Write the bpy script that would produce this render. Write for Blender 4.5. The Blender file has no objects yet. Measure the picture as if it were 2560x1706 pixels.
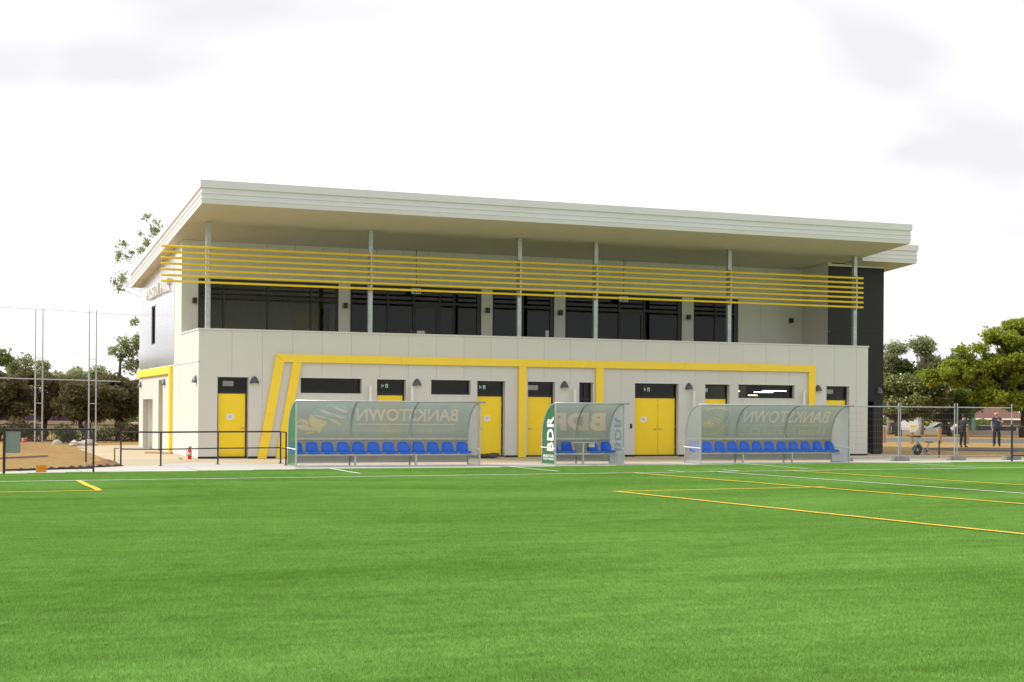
import bpy, bmesh, math, random
import numpy as np
from mathutils import Vector, Matrix

R = math.radians
sc = bpy.context.scene
COL = sc.collection

# ------------------------------------------------------------------ camera
CAM = Vector((-8.109, -48.305, 1.65))
YAW, ROLL = 0.3743, 0.00757
cam_data = bpy.data.cameras.new('camera')
cam_data.sensor_width = 36.0
cam_data.lens = 3715.1 / 2560 * 36
cam_data.shift_y = (1025.45 - 853) / 2560
cam_data.clip_start = 0.1
cam_data.clip_end = 3000
cam = bpy.data.objects.new('camera', cam_data)
cam.matrix_world = Matrix.Translation(CAM) @ (Matrix.Rotation(-YAW, 4, 'Z') @ Matrix.Rotation(R(90), 4, 'X') @ Matrix.Rotation(ROLL, 4, 'Z'))
COL.objects.link(cam)
sc.camera = cam

# ------------------------------------------------------------------ sky and sun
SUN_EL, SUN_AZ = R(40), R(-80)          # azimuth from +Y towards +X: the sun stands behind cloud on the left, a little behind the building
world = bpy.data.worlds.new('World')
sc.world = world
world.use_nodes = True
wn, wl = world.node_tree.nodes, world.node_tree.links
wn.clear()
w_out = wn.new('ShaderNodeOutputWorld'); w_bg = wn.new('ShaderNodeBackground')
w_bg.inputs['Strength'].default_value = 0.1
sky = wn.new('ShaderNodeTexSky'); sky.sky_type = 'NISHITA'; sky.sun_disc = False
sky.sun_elevation = SUN_EL; sky.sun_rotation = SUN_AZ; sky.dust_density = 2.0
tc = wn.new('ShaderNodeTexCoord'); mp = wn.new('ShaderNodeMapping')
mp.inputs['Scale'].default_value = (1.0, 1.0, 2.6)
mp.inputs['Location'].default_value = (-1.99, -4.69, 3.66)
wl.new(tc.outputs['Generated'], mp.inputs['Vector'])
def wnoise(scale, detail, rough):
    n = wn.new('ShaderNodeTexNoise'); n.inputs['Scale'].default_value = scale
    n.inputs['Detail'].default_value = detail; n.inputs['Roughness'].default_value = rough
    n.inputs['Distortion'].default_value = 0.35
    wl.new(mp.outputs['Vector'], n.inputs['Vector']); return n
n1 = wnoise(3.4, 4, 0.45)
rp = wn.new('ShaderNodeValToRGB')
e = rp.color_ramp.elements
e[0].position = 0.34; e[0].color = (9.6, 9.5, 9.8, 1)
e[1].position = 0.55; e[1].color = (12.6, 12.6, 12.8, 1)
wl.new(n1.outputs['Fac'], rp.inputs['Fac'])
mixw = wn.new('ShaderNodeMixRGB'); mixw.inputs['Fac'].default_value = 0.93
wl.new(sky.outputs['Color'], mixw.inputs['Color1']); wl.new(rp.outputs['Color'], mixw.inputs['Color2'])
wl.new(mixw.outputs['Color'], w_bg.inputs['Color']); wl.new(w_bg.outputs['Background'], w_out.inputs['Surface'])

sun_data = bpy.data.lights.new('sun', 'SUN')
sun_data.energy = 4.0
sun_data.angle = R(12)
sun_data.color = (1.0, 0.95, 0.88)
sun = bpy.data.objects.new('sun', sun_data)
sdir = Vector((math.sin(SUN_AZ) * math.cos(SUN_EL), math.cos(SUN_AZ) * math.cos(SUN_EL), math.sin(SUN_EL)))
sun.rotation_euler = sdir.to_track_quat('Z', 'Y').to_euler()
sun.location = (-30, 10, 40)
COL.objects.link(sun)

sc.view_settings.view_transform = 'Standard'
sc.view_settings.look = 'None'
sc.view_settings.exposure = 0.0
sc.view_settings.gamma = 1.0
sc.view_settings.use_curve_mapping = False
sc.render.engine = 'CYCLES'
sc.cycles.max_bounces = 8
sc.cycles.transparent_max_bounces = 16
sc.cycles.use_denoising = True
sc.cycles.sample_clamp_indirect = 6.0
sc.render.film_transparent = False

# ------------------------------------------------------------------ helpers
random.seed(7)
RNG = np.random.default_rng(7)
LOC = {}

def tag(o, label=None, cat=None, group=None, kind=None):
    if label: o['label'] = label
    if cat: o['category'] = cat
    if group: o['group'] = group
    if kind: o['kind'] = kind
    return o

def thing(name, loc, label, cat, group=None, rz=0.0):
    o = bpy.data.objects.new(name, None)
    o.empty_display_size = 0.2
    o.location = loc; o.rotation_euler = (0, 0, rz)
    COL.objects.link(o)
    return tag(o, label, cat, group)

class MB:
    """collects shapes into one mesh"""
    def __init__(self): self.v = []; self.f = []; self.mi = []; self.cur = 0
    def add(self, verts, faces):
        o = len(self.v); self.v += [tuple(p) for p in verts]
        self.f += [tuple(i + o for i in f) for f in faces]; self.mi += [self.cur] * len(faces)
        return self
    def box(self, x0, x1, y0, y1, z0, z1):
        v = [(x, y, z) for z in (z0, z1) for y in (y0, y1) for x in (x0, x1)]
        return self.add(v, [(0, 2, 3, 1), (4, 5, 7, 6), (0, 1, 5, 4), (2, 6, 7, 3), (0, 4, 6, 2), (1, 3, 7, 5)])
    def prism(self, poly, axis, a0, a1):
        """poly: list of 2D points; extruded along axis 0/1/2 from a0 to a1"""
        n = len(poly)
        def p3(q, a): return {0: (a, q[0], q[1]), 1: (q[0], a, q[1]), 2: (q[0], q[1], a)}[axis]
        v = [p3(q, a0) for q in poly] + [p3(q, a1) for q in poly]
        f = [tuple(range(n)), tuple(range(2 * n - 1, n - 1, -1))]
        f += [(i, i + n, (i + 1) % n + n, (i + 1) % n) for i in range(n)]
        return self.add(v, f)
    def loft(self, rings, closed=True, caps=True):
        n = len(rings[0]); v = [p for r in rings for p in r]; f = []
        m = n if closed else n - 1
        for k in range(len(rings) - 1):
            for i in range(m):
                j = (i + 1) % n
                f.append((k * n + i, k * n + j, (k + 1) * n + j, (k + 1) * n + i))
        if caps and closed:
            f.append(tuple(range(n - 1, -1, -1))); f.append(tuple(range((len(rings) - 1) * n, len(rings) * n)))
        return self.add(v, f)
    def tube(self, pts, r, n=8, caps=True):
        pts = [Vector(p) for p in pts]
        rs = r if isinstance(r, (list, tuple)) else [r] * len(pts)
        rings = []; up = None
        for i, p in enumerate(pts):
            t = (pts[min(i + 1, len(pts) - 1)] - pts[max(i - 1, 0)]).normalized()
            if up is None:
                up = Vector((0, 0, 1)) if abs(t.z) < 0.9 else Vector((1, 0, 0))
            a = t.cross(up).normalized(); up = a.cross(t).normalized()
            rings.append([p + (a * math.cos(q) + up * math.sin(q)) * rs[i] for q in [2 * math.pi * k / n for k in range(n)]])
        return self.loft(rings, True, caps)
    def bar(self, p0, p1, w, h=None):
        return self.tube([p0, p1], w * 0.7071 if h is None else w, 4)
    def lathe(self, prof, n=16, c=(0, 0, 0), axis=2):
        rings = []
        for r, h in prof:
            ring = []
            for k in range(n):
                q = 2 * math.pi * k / n; a, b = r * math.cos(q), r * math.sin(q)
                ring.append({2: (c[0] + a, c[1] + b, c[2] + h), 0: (c[0] + h, c[1] + a, c[2] + b), 1: (c[0] + b, c[1] + h, c[2] + a)}[axis])
            rings.append(ring)
        return self.loft(rings)
    def sphere(self, c, rx, ry=None, rz=None, n=10, m=6):
        ry = ry or rx; rz = rz or rx
        rings = []
        for k in range(m + 1):
            t = math.pi * (k + 0.02) / (m + 0.04)
            rings.append([(c[0] + rx * math.sin(t) * math.cos(2 * math.pi * i / n), c[1] + ry * math.sin(t) * math.sin(2 * math.pi * i / n), c[2] - rz * math.cos(t)) for i in range(n)])
        return self.loft(rings)
    def holed(self, u0, u1, w0, w1, holes, d0, d1, axis=1):
        """wall in the plane (u, w) with rectangular holes, thickness d0..d1 along axis (1: u=x, 0: u=y); w is z"""
        us = sorted({u0, u1} | {min(max(h[k], u0), u1) for h in holes for k in (0, 1)})
        ws = sorted({w0, w1} | {min(max(h[k], w0), w1) for h in holes for k in (2, 3)})
        def inside(a, b): return not any(h[0] < a < h[1] and h[2] < b < h[3] for h in holes)
        cell = {}
        for i in range(len(us) - 1):
            for j in range(len(ws) - 1):
                cell[i, j] = inside((us[i] + us[i + 1]) / 2, (ws[j] + ws[j + 1]) / 2)
        def p3(u, d, w): return (u, d, w) if axis == 1 else (d, u, w)
        for (i, j), on in cell.items():
            if not on: continue
            a, b, c, d = us[i], us[i + 1], ws[j], ws[j + 1]
            for dd in (d0, d1): self.add([p3(a, dd, c), p3(b, dd, c), p3(b, dd, d), p3(a, dd, d)], [(0, 1, 2, 3)])
            for (ii, jj, q) in ((i - 1, j, ((a, c), (a, d))), (i + 1, j, ((b, c), (b, d))), (i, j - 1, ((a, c), (b, c))), (i, j + 1, ((a, d), (b, d)))):
                if not cell.get((ii, jj), False):
                    (p, q2), (r, s) = q
                    self.add([p3(p, d0, q2), p3(r, d0, s), p3(r, d1, s), p3(p, d1, q2)], [(0, 1, 2, 3)])
        return self
    def build(self, name, mat, parent=None, smooth=False, bevel=0, label=None, kind=None, recalc=True, org=None):
        me = bpy.data.meshes.new(name)
        o3 = Vector(org) if org is not None else (parent_loc(parent) if parent else Vector((0, 0, 0)))
        me.from_pydata([(p[0] - o3.x, p[1] - o3.y, p[2] - o3.z) for p in self.v], [], self.f)
        for m in (mat if isinstance(mat, (list, tuple)) else [mat]): me.materials.append(m)
        if isinstance(mat, (list, tuple)): me.polygons.foreach_set('material_index', self.mi)
        if recalc or bevel:
            bm = bmesh.new(); bm.from_mesh(me)
            if bevel:
                bmesh.ops.remove_doubles(bm, verts=bm.verts, dist=1e-5)
            bmesh.ops.recalc_face_normals(bm, faces=bm.faces)
            if bevel:
                es = [e for e in bm.edges if len(e.link_faces) == 2 and e.calc_face_angle(0) > 0.6]
                bmesh.ops.bevel(bm, geom=es, offset=bevel, segments=2, profile=0.6, affect='EDGES')
            bm.to_mesh(me); bm.free()
        if smooth:
            me.polygons.foreach_set('use_smooth', [True] * len(me.polygons))
        return link(name, me, parent, label, kind)

def parent_loc(p):
    v = Vector((0, 0, 0))
    while p is not None:
        v += p.location; p = p.parent
    return v

def link(name, me, parent=None, label=None, kind=None):
    o = bpy.data.objects.new(name, me)
    COL.objects.link(o)
    if parent is not None: o.parent = parent
    if label: o['label'] = label
    if kind: o['kind'] = kind
    return o

KIDS = {}
def copy_tree(o, parent=None):
    c = o.copy(); COL.objects.link(c); c.parent = parent
    for ch in [q for q in COL.objects if q.parent == o]:
        copy_tree(ch, c)
    return c

def S(r, g, b):
    return tuple(((c / 255) / 12.92 if c / 255 <= 0.04045 else ((c / 255 + 0.055) / 1.055) ** 2.4) for c in (r, g, b))

# ------------------------------------------------------------------ materials
MATS = {}
def mat(name, col, rough=0.6, metal=0.0, var=0.08, scale=3.0, bump=0.0, bscale=60.0, spec=0.5, coat=0.0, stretch=None, dirt=None, sheen=0.0, rnd=0.0):
    m = bpy.data.materials.new(name); m.use_nodes = True
    nt = m.node_tree; nd, lk = nt.nodes, nt.links
    b = nd['Principled BSDF']
    b.inputs['Roughness'].default_value = rough; b.inputs['Metallic'].default_value = metal
    b.inputs['Specular IOR Level'].default_value = spec
    b.inputs['Coat Weight'].default_value = coat
    t = nd.new('ShaderNodeTexCoord'); mpn = nd.new('ShaderNodeMapping')
    if stretch: mpn.inputs['Scale'].default_value = stretch
    lk.new(t.outputs['Object'], mpn.inputs['Vector'])
    n = nd.new('ShaderNodeTexNoise'); n.inputs['Scale'].default_value = scale; n.inputs['Detail'].default_value = 6
    n.inputs['Roughness'].default_value = 0.6
    lk.new(mpn.outputs['Vector'], n.inputs['Vector'])
    r = nd.new('ShaderNodeValToRGB')
    r.color_ramp.elements[0].position = 0.3; r.color_ramp.elements[1].position = 0.7
    r.color_ramp.elements[0].color = (*[c * (1 - var) for c in col], 1)
    r.color_ramp.elements[1].color = (*[min(1, c * (1 + var)) for c in col], 1)
    lk.new(n.outputs['Fac'], r.inputs['Fac'])
    out = r.outputs['Color']
    if dirt:
        n2 = nd.new('ShaderNodeTexNoise'); n2.inputs['Scale'].default_value = dirt[1]; n2.inputs['Detail'].default_value = 8
        n2.inputs['Roughness'].default_value = 0.7
        lk.new(mpn.outputs['Vector'], n2.inputs['Vector'])
        r2 = nd.new('ShaderNodeValToRGB'); r2.color_ramp.elements[0].position = dirt[2]; r2.color_ramp.elements[1].position = dirt[3]
        lk.new(n2.outputs['Fac'], r2.inputs['Fac'])
        mx = nd.new('ShaderNodeMixRGB'); mx.inputs['Color2'].default_value = (*dirt[0], 1)
        lk.new(r2.outputs['Color'], mx.inputs['Fac']); lk.new(out, mx.inputs['Color1']); out = mx.outputs['Color']
    if rnd:
        oi_ = nd.new('ShaderNodeObjectInfo'); r3 = nd.new('ShaderNodeValToRGB')
        r3.color_ramp.elements[0].color = (1 - rnd, 1 - rnd, 1 - rnd * 1.2, 1); r3.color_ramp.elements[1].color = (1, 1, 1, 1)
        lk.new(oi_.outputs['Random'], r3.inputs['Fac']); m3 = nd.new('ShaderNodeMixRGB'); m3.blend_type = 'MULTIPLY'; m3.inputs['Fac'].default_value = 1
        lk.new(out, m3.inputs['Color1']); lk.new(r3.outputs['Color'], m3.inputs['Color2']); out = m3.outputs['Color']
    lk.new(out, b.inputs['Base Color'])
    if bump:
        nb = nd.new('ShaderNodeTexNoise'); nb.inputs['Scale'].default_value = bscale; nb.inputs['Detail'].default_value = 4
        lk.new(mpn.outputs['Vector'], nb.inputs['Vector'])
        bp = nd.new('ShaderNodeBump'); bp.inputs['Strength'].default_value = bump; bp.inputs['Distance'].default_value = 0.01
        lk.new(nb.outputs['Fac'], bp.inputs['Height']); lk.new(bp.outputs['Normal'], b.inputs['Normal'])
    MATS[name] = m
    return m

def glass_mat(name, tint, fac=0.5, rough=0.03, base=None):
    """window pane: tinted see-through with a mirror-like surface"""
    m = bpy.data.materials.new(name); m.use_nodes = True
    nd, lk = m.node_tree.nodes, m.node_tree.links
    nd.remove(nd['Principled BSDF']); out = nd['Material Output']
    tr = nd.new('ShaderNodeBsdfTransparent'); tr.inputs['Color'].default_value = (*tint, 1)
    gl = nd.new('ShaderNodeBsdfGlossy'); gl.inputs['Roughness'].default_value = rough; gl.inputs['Color'].default_value = (0.9, 0.92, 0.92, 1)
    fr = nd.new('ShaderNodeFresnel'); fr.inputs['IOR'].default_value = 1.45
    mx = nd.new('ShaderNodeMixShader')
    ml = nd.new('ShaderNodeMath'); ml.operation = 'MULTIPLY'; ml.inputs[1].default_value = fac
    lk.new(fr.outputs['Fac'], ml.inputs[0]); lk.new(ml.outputs[0], mx.inputs['Fac'])
    lk.new(tr.outputs[0], mx.inputs[1]); lk.new(gl.outputs[0], mx.inputs[2]); lk.new(mx.outputs[0], out.inputs['Surface'])
    return m

def sheet_mat(name, col, clear=0.2, transl=0.5, tint=(1, 1, 1), gloss=0.04, var=0.06, scale=2.0):
    """thin plastic sheet: partly see-through, partly milky"""
    m = bpy.data.materials.new(name); m.use_nodes = True
    nd, lk = m.node_tree.nodes, m.node_tree.links
    nd.remove(nd['Principled BSDF']); out = nd['Material Output']
    t = nd.new('ShaderNodeTexCoord'); n = nd.new('ShaderNodeTexNoise'); n.inputs['Scale'].default_value = scale; n.inputs['Detail'].default_value = 5
    lk.new(t.outputs['Object'], n.inputs['Vector'])
    r = nd.new('ShaderNodeValToRGB'); r.color_ramp.elements[0].position = 0.3; r.color_ramp.elements[1].position = 0.7
    r.color_ramp.elements[0].color = (*[c * (1 - var) for c in col], 1); r.color_ramp.elements[1].color = (*[min(1, c * (1 + var)) for c in col], 1)
    lk.new(n.outputs['Fac'], r.inputs['Fac'])
    df = nd.new('ShaderNodeBsdfDiffuse'); tl = nd.new('ShaderNodeBsdfTranslucent'); tr = nd.new('ShaderNodeBsdfTransparent')
    lk.new(r.outputs['Color'], df.inputs['Color']); lk.new(r.outputs['Color'], tl.inputs['Color']); tr.inputs['Color'].default_value = (*tint, 1)
    m1 = nd.new('ShaderNodeMixShader'); m1.inputs['Fac'].default_value = transl
    lk.new(df.outputs[0], m1.inputs[1]); lk.new(tl.outputs[0], m1.inputs[2])
    m2 = nd.new('ShaderNodeMixShader'); m2.inputs['Fac'].default_value = clear
    lk.new(m1.outputs[0], m2.inputs[1]); lk.new(tr.outputs[0], m2.inputs[2])
    gl = nd.new('ShaderNodeBsdfGlossy'); gl.inputs['Roughness'].default_value = 0.12
    m3 = nd.new('ShaderNodeMixShader'); m3.inputs['Fac'].default_value = gloss
    lk.new(m2.outputs[0], m3.inputs[1]); lk.new(gl.outputs[0], m3.inputs[2]); lk.new(m3.outputs[0], out.inputs['Surface'])
    return m

def leaf_mat(name, c0, c1, c2=None, transl=0.35, rough=0.55):
    m = bpy.data.materials.new(name); m.use_nodes = True
    nd, lk = m.node_tree.nodes, m.node_tree.links
    b = nd['Principled BSDF']; out = nd['Material Output']
    g = nd.new('ShaderNodeNewGeometry'); r = nd.new('ShaderNodeValToRGB')
    r.color_ramp.elements[0].color = (*c0, 1); r.color_ramp.elements[1].color = (*c1, 1)
    r.color_ramp.elements[1].position = 0.8
    if c2:
        q = r.color_ramp.elements.new(0.97); q.color = (*c2, 1)
    lk.new(g.outputs['Random Per Island'], r.inputs['Fac']); lk.new(r.outputs['Color'], b.inputs['Base Color'])
    b.inputs['Roughness'].default_value = rough; b.inputs['Specular IOR Level'].default_value = 0.3
    tl = nd.new('ShaderNodeBsdfTranslucent'); lk.new(r.outputs['Color'], tl.inputs['Color'])
    mx = nd.new('ShaderNodeMixShader'); mx.inputs['Fac'].default_value = transl
    lk.new(b.outputs[0], mx.inputs[1]); lk.new(tl.outputs[0], mx.inputs[2]); lk.new(mx.outputs[0], out.inputs['Surface'])
    return m

def emit_mat(name, col, s):
    m = bpy.data.materials.new(name); m.use_nodes = True
    nd, lk = m.node_tree.nodes, m.node_tree.links
    nd.remove(nd['Principled BSDF']); em = nd.new('ShaderNodeEmission')
    em.inputs['Color'].default_value = (*col, 1); em.inputs['Strength'].default_value = s
    lk.new(em.outputs[0], nd['Material Output'].inputs['Surface']); return m

M_cream = mat('cream_panel', (0.63, 0.63, 0.585), 0.45, var=0.02, scale=0.5, bump=0.02, bscale=8, dirt=((0.58, 0.57, 0.52), 1.2, 0.6, 0.9), rnd=0.035)
M_trim = mat('cream_trim', (0.66, 0.655, 0.60), 0.4, var=0.03)
M_back = mat('wall_backing', (0.50, 0.495, 0.45), 0.8, var=0.05)
M_silver = mat('silver_cladding', (0.70, 0.70, 0.73), 0.2, metal=0.88, var=0.04, scale=1.5, stretch=(1, 1, 0.3))
M_fascia = mat('roof_fascia', (0.69, 0.665, 0.69), 0.38, var=0.03, scale=0.7)
M_soffit = mat('soffit_lining', (0.60, 0.575, 0.505), 0.6, var=0.03, scale=0.8)
M_char = mat('charcoal_cladding', (0.013, 0.013, 0.014), 0.5, var=0.1, spec=0.35)
M_yel = mat('yellow_paint', (0.92, 0.66, 0.04), 0.4, var=0.04, scale=1.5, dirt=((0.82, 0.55, 0.05), 2.5, 0.6, 0.85))
M_yrail = mat('yellow_rail_paint', (0.86, 0.60, 0.025), 0.45, var=0.05)
M_ydoor = mat('yellow_door_paint', (0.94, 0.67, 0.015), 0.42, var=0.03, scale=1.2)
M_black = mat('black_frame', (0.012, 0.012, 0.013), 0.4, var=0.1)
M_blackpipe = mat('black_powdercoat', (0.012, 0.012, 0.013), 0.35, var=0.15)
M_galv = mat('galvanised_steel', (0.42, 0.45, 0.46), 0.42, metal=0.6, var=0.2, scale=9, bump=0.05)
M_alu = mat('aluminium', (0.50, 0.50, 0.49), 0.38, metal=0.7, var=0.12, scale=5)
M_glass = glass_mat('window_glass', (0.72, 0.73, 0.68), 0.45)
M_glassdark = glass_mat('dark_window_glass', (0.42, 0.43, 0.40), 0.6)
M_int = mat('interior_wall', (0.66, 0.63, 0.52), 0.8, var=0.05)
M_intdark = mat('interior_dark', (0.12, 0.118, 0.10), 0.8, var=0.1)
M_lampgrey = mat('lamp_grey', (0.085, 0.09, 0.10), 0.42, metal=0.3, var=0.1)
M_white = mat('white_paint', (0.78, 0.78, 0.76), 0.45, var=0.03)
M_paper = mat('paper', (0.80, 0.80, 0.82), 0.8, var=0.03)
M_ink = mat('ink_grey', (0.35, 0.35, 0.37), 0.8)
M_conc = mat('concrete', (0.50, 0.48, 0.44), 0.85, var=0.10, scale=1.2, bump=0.15, bscale=40, dirt=((0.40, 0.33, 0.24), 0.6, 0.52, 0.8))
M_conctan = mat('dusty_concrete', (0.46, 0.375, 0.24), 0.9, var=0.12, scale=0.8, bump=0.15, bscale=30, dirt=((0.50, 0.45, 0.37), 0.5, 0.45, 0.75))
M_block = mat('concrete_block', (0.24, 0.23, 0.21), 0.9, var=0.2, scale=6, bump=0.3, bscale=60)
M_seat = mat('blue_plastic', (0.003, 0.115, 0.62), 0.32, var=0.06, scale=3)
M_dirt = mat('dirt', (0.24, 0.13, 0.06), 0.95, var=0.3, scale=4, bump=0.6, bscale=25, dirt=((0.33, 0.22, 0.10), 2.5, 0.5, 0.75))
M_mulch = mat('dark_mulch', (0.05, 0.035, 0.026), 0.95, var=0.5, scale=9, bump=0.8, bscale=30)
M_asph = mat('asphalt', (0.12, 0.115, 0.11), 0.9, var=0.15, scale=3, bump=0.2, bscale=50)
M_timber = mat('timber', (0.30, 0.19, 0.09), 0.8, var=0.25, scale=6, stretch=(1, 1, 0.15), bump=0.2, bscale=30)
M_bark = mat('bark', (0.055, 0.042, 0.032), 0.9, var=0.4, scale=5, stretch=(1, 1, 0.3), bump=0.6, bscale=15)
M_barkpale = mat('pale_bark', (0.24, 0.21, 0.17), 0.85, var=0.3, scale=4, stretch=(1, 1, 0.3), bump=0.3, bscale=12)
M_red = mat('red_enamel', (0.62, 0.02, 0.015), 0.3, var=0.05)
M_orange = mat('orange_plastic', (0.72, 0.24, 0.015), 0.5, var=0.1, scale=8)
M_greygreen = mat('sign_greygreen', (0.36, 0.41, 0.39), 0.6, var=0.15, scale=7)
M_rock = mat('pale_rock', (0.52, 0.48, 0.42), 0.9, var=0.2, scale=5, bump=0.5, bscale=14)
M_green = mat('green_post', (0.20, 0.34, 0.24), 0.6, var=0.15)
M_wire = mat('galvanised_wire', (0.20, 0.20, 0.20), 0.5, metal=0.4, var=0.1)
M_exitgreen = mat('exit_sign_green', (0.02, 0.16, 0.08), 0.5, var=0.05)

# ------------------------------------------------------------------ the setting
def flat(name, poly, z, m, kind='structure', parent=None):
    mb = MB(); mb.add([(x, y, z) for x, y in poly], [tuple(range(len(poly)))])
    o = mb.build(name, m, parent, recalc=False)
    me = o.data
    if me.polygons[0].normal.z < 0: me.flip_normals()
    if kind: o['kind'] = kind
    return o

# dry grass ground, out to the horizon
def ground_mat():
    m = bpy.data.materials.new('dry_grass_ground'); m.use_nodes = True
    nd, lk = m.node_tree.nodes, m.node_tree.links; b = nd['Principled BSDF']
    b.inputs['Roughness'].default_value = 0.95; b.inputs['Specular IOR Level'].default_value = 0.1
    t = nd.new('ShaderNodeTexCoord')
    def noise(s, d=6, rgh=0.65):
        n = nd.new('ShaderNodeTexNoise'); n.inputs['Scale'].default_value = s; n.inputs['Detail'].default_value = d; n.inputs['Roughness'].default_value = rgh
        lk.new(t.outputs['Object'], n.inputs['Vector']); return n.outputs['Fac']
    def ramp(f, p0, p1, c0, c1):
        r = nd.new('ShaderNodeValToRGB'); r.color_ramp.elements[0].position = p0; r.color_ramp.elements[1].position = p1
        r.color_ramp.elements[0].color = (*c0, 1); r.color_ramp.elements[1].color = (*c1, 1); lk.new(f, r.inputs['Fac']); return r.outputs['Color']
    def mix(f, a, c):
        x = nd.new('ShaderNodeMixRGB'); lk.new(f, x.inputs['Fac']); lk.new(a, x.inputs['Color1']); lk.new(c, x.inputs['Color2']); return x.outputs['Color']
    straw = ramp(noise(2.2, 8, 0.75), 0.3, 0.7, (0.27, 0.165, 0.055), (0.48, 0.33, 0.125))
    dirt = ramp(noise(5.0, 8), 0.3, 0.7, (0.24, 0.12, 0.05), (0.36, 0.20, 0.09))
    grn = ramp(noise(6.0, 8), 0.3, 0.7, (0.13, 0.15, 0.03), (0.27, 0.26, 0.06))
    k = mix(ramp(noise(0.33, 5), 0.50, 0.68, (0, 0, 0), (1, 1, 1)), straw, dirt)
    k = mix(ramp(noise(0.45, 6, 0.7), 0.60, 0.74, (0, 0, 0), (0.8, 0.8, 0.8)), k, grn)
    lk.new(k, b.inputs['Base Color'])
    bp = nd.new('ShaderNodeBump'); bp.inputs['Strength'].default_value = 0.8; bp.inputs['Distance'].default_value = 0.04
    lk.new(noise(14, 6), bp.inputs['Height']); lk.new(bp.outputs['Normal'], b.inputs['Normal'])
    return m
def build_ground():
    def ax(lo, hi, c0, c1, st):
        return [lo, lo * 0.5 + c0 * 0.5] + list(np.arange(c0, c1 + 0.1, st)) + [hi * 0.4 + c1 * 0.6, hi]
    xs, ys = ax(-900, 1200, -60, 160, 4.0), ax(-400, 1400, -60, 180, 4.0)
    vs = []
    for y in ys:
        for x in xs:
            t = (x - 46) * 0.56 + (y - 22) * 0.83
            vs.append((x, y, -0.012 - 0.06 * min(max(t - 39, 0), 45)))
    n = len(xs)
    fs = [(j * n + i, j * n + i + 1, (j + 1) * n + i + 1, (j + 1) * n + i) for j in range(len(ys) - 1) for i in range(n - 1)]
    o = MB().add(vs, fs).build('ground', ground_mat(), recalc=True)
    if o.data.polygons[0].normal.z < 0: o.data.flip_normals()
    o['kind'] = 'structure'
build_ground()

# synthetic turf
def turf_mat(blade=False):
    m = bpy.data.materials.new('turf_blade' if blade else 'synthetic_turf'); m.use_nodes = True
    nd, lk = m.node_tree.nodes, m.node_tree.links; b = nd['Principled BSDF']
    b.inputs['Roughness'].default_value = 0.85; b.inputs['Specular IOR Level'].default_value = 0.06
    geo = nd.new('ShaderNodeNewGeometry')
    def noise(s, d, rgh, sx=1, sy=1, rot=0.09, dist=0.0, off=0):
        mpn = nd.new('ShaderNodeMapping'); mpn.inputs['Scale'].default_value = (sx, sy, 1); mpn.inputs['Rotation'].default_value = (0, 0, rot)
        mpn.inputs['Location'].default_value = (off, off, 0)
        lk.new(geo.outputs['Position'], mpn.inputs['Vector'])
        n = nd.new('ShaderNodeTexNoise'); n.inputs['Scale'].default_value = s; n.inputs['Detail'].default_value = d; n.inputs['Roughness'].default_value = rgh
        n.inputs['Distortion'].default_value = dist
        lk.new(mpn.outputs['Vector'], n.inputs['Vector']); return n.outputs['Fac']
    def ramp(f, p0, p1, c0, c1):
        r = nd.new('ShaderNodeValToRGB'); r.color_ramp.elements[0].position = p0; r.color_ramp.elements[1].position = p1
        r.color_ramp.elements[0].color = (*c0, 1); r.color_ramp.elements[1].color = (*c1, 1); lk.new(f, r.inputs['Fac']); return r.outputs['Color']
    def mixc(kind, f, a, c):
        x = nd.new('ShaderNodeMixRGB'); x.blend_type = kind; x.inputs['Fac'].default_value = f; lk.new(a, x.inputs['Color1']); lk.new(c, x.inputs['Color2']); return x.outputs['Color']
    base = ramp(noise(0.16, 4, 0.55, 1, 2.2, dist=0.6), 0.32, 0.68, (0.158, 0.318, 0.062), (0.228, 0.415, 0.108))
    streak = ramp(noise(0.9, 5, 0.65, 0.45, 2.0, dist=0.3, off=3), 0.28, 0.72, (0.88, 0.89, 0.84), (1.11, 1.10, 1.14))
    patch = ramp(noise(4.5, 4, 0.6, 0.7, 1.3), 0.3, 0.7, (0.84, 0.86, 0.8), (1.14, 1.12, 1.16))
    grain = ramp(noise(70, 3, 0.7, 1, 1), 0.30, 0.66, (0.60, 0.66, 0.5), (1.2, 1.16, 1.25))
    c = mixc('MULTIPLY', 1, base, streak); c = mixc('MULTIPLY', 1, c, patch)
    if blade:
        tone = ramp(geo.outputs['Random Per Island'], 0.0, 1.0, (0.50, 0.55, 0.38), (1.62, 1.52, 1.6)); c = mixc('MULTIPLY', 1, c, tone)
        lk.new(c, b.inputs['Base Color']); tl = nd.new('ShaderNodeBsdfTranslucent'); lk.new(c, tl.inputs['Color'])
        mx = nd.new('ShaderNodeMixShader'); mx.inputs['Fac'].default_value = 0.35
        lk.new(b.outputs[0], mx.inputs[1]); lk.new(tl.outputs[0], mx.inputs[2]); lk.new(mx.outputs[0], nd['Material Output'].inputs['Surface'])
        return m
    c = mixc('MULTIPLY', 1, c, grain)
    lk.new(c, b.inputs['Base Color'])
    bp = nd.new('ShaderNodeBump'); bp.inputs['Strength'].default_value = 0.9; bp.inputs['Distance'].default_value = 0.012
    lk.new(noise(120, 3, 0.7), bp.inputs['Height']); lk.new(bp.outputs['Normal'], b.inputs['Normal'])
    return m
M_turf = turf_mat()

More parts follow.
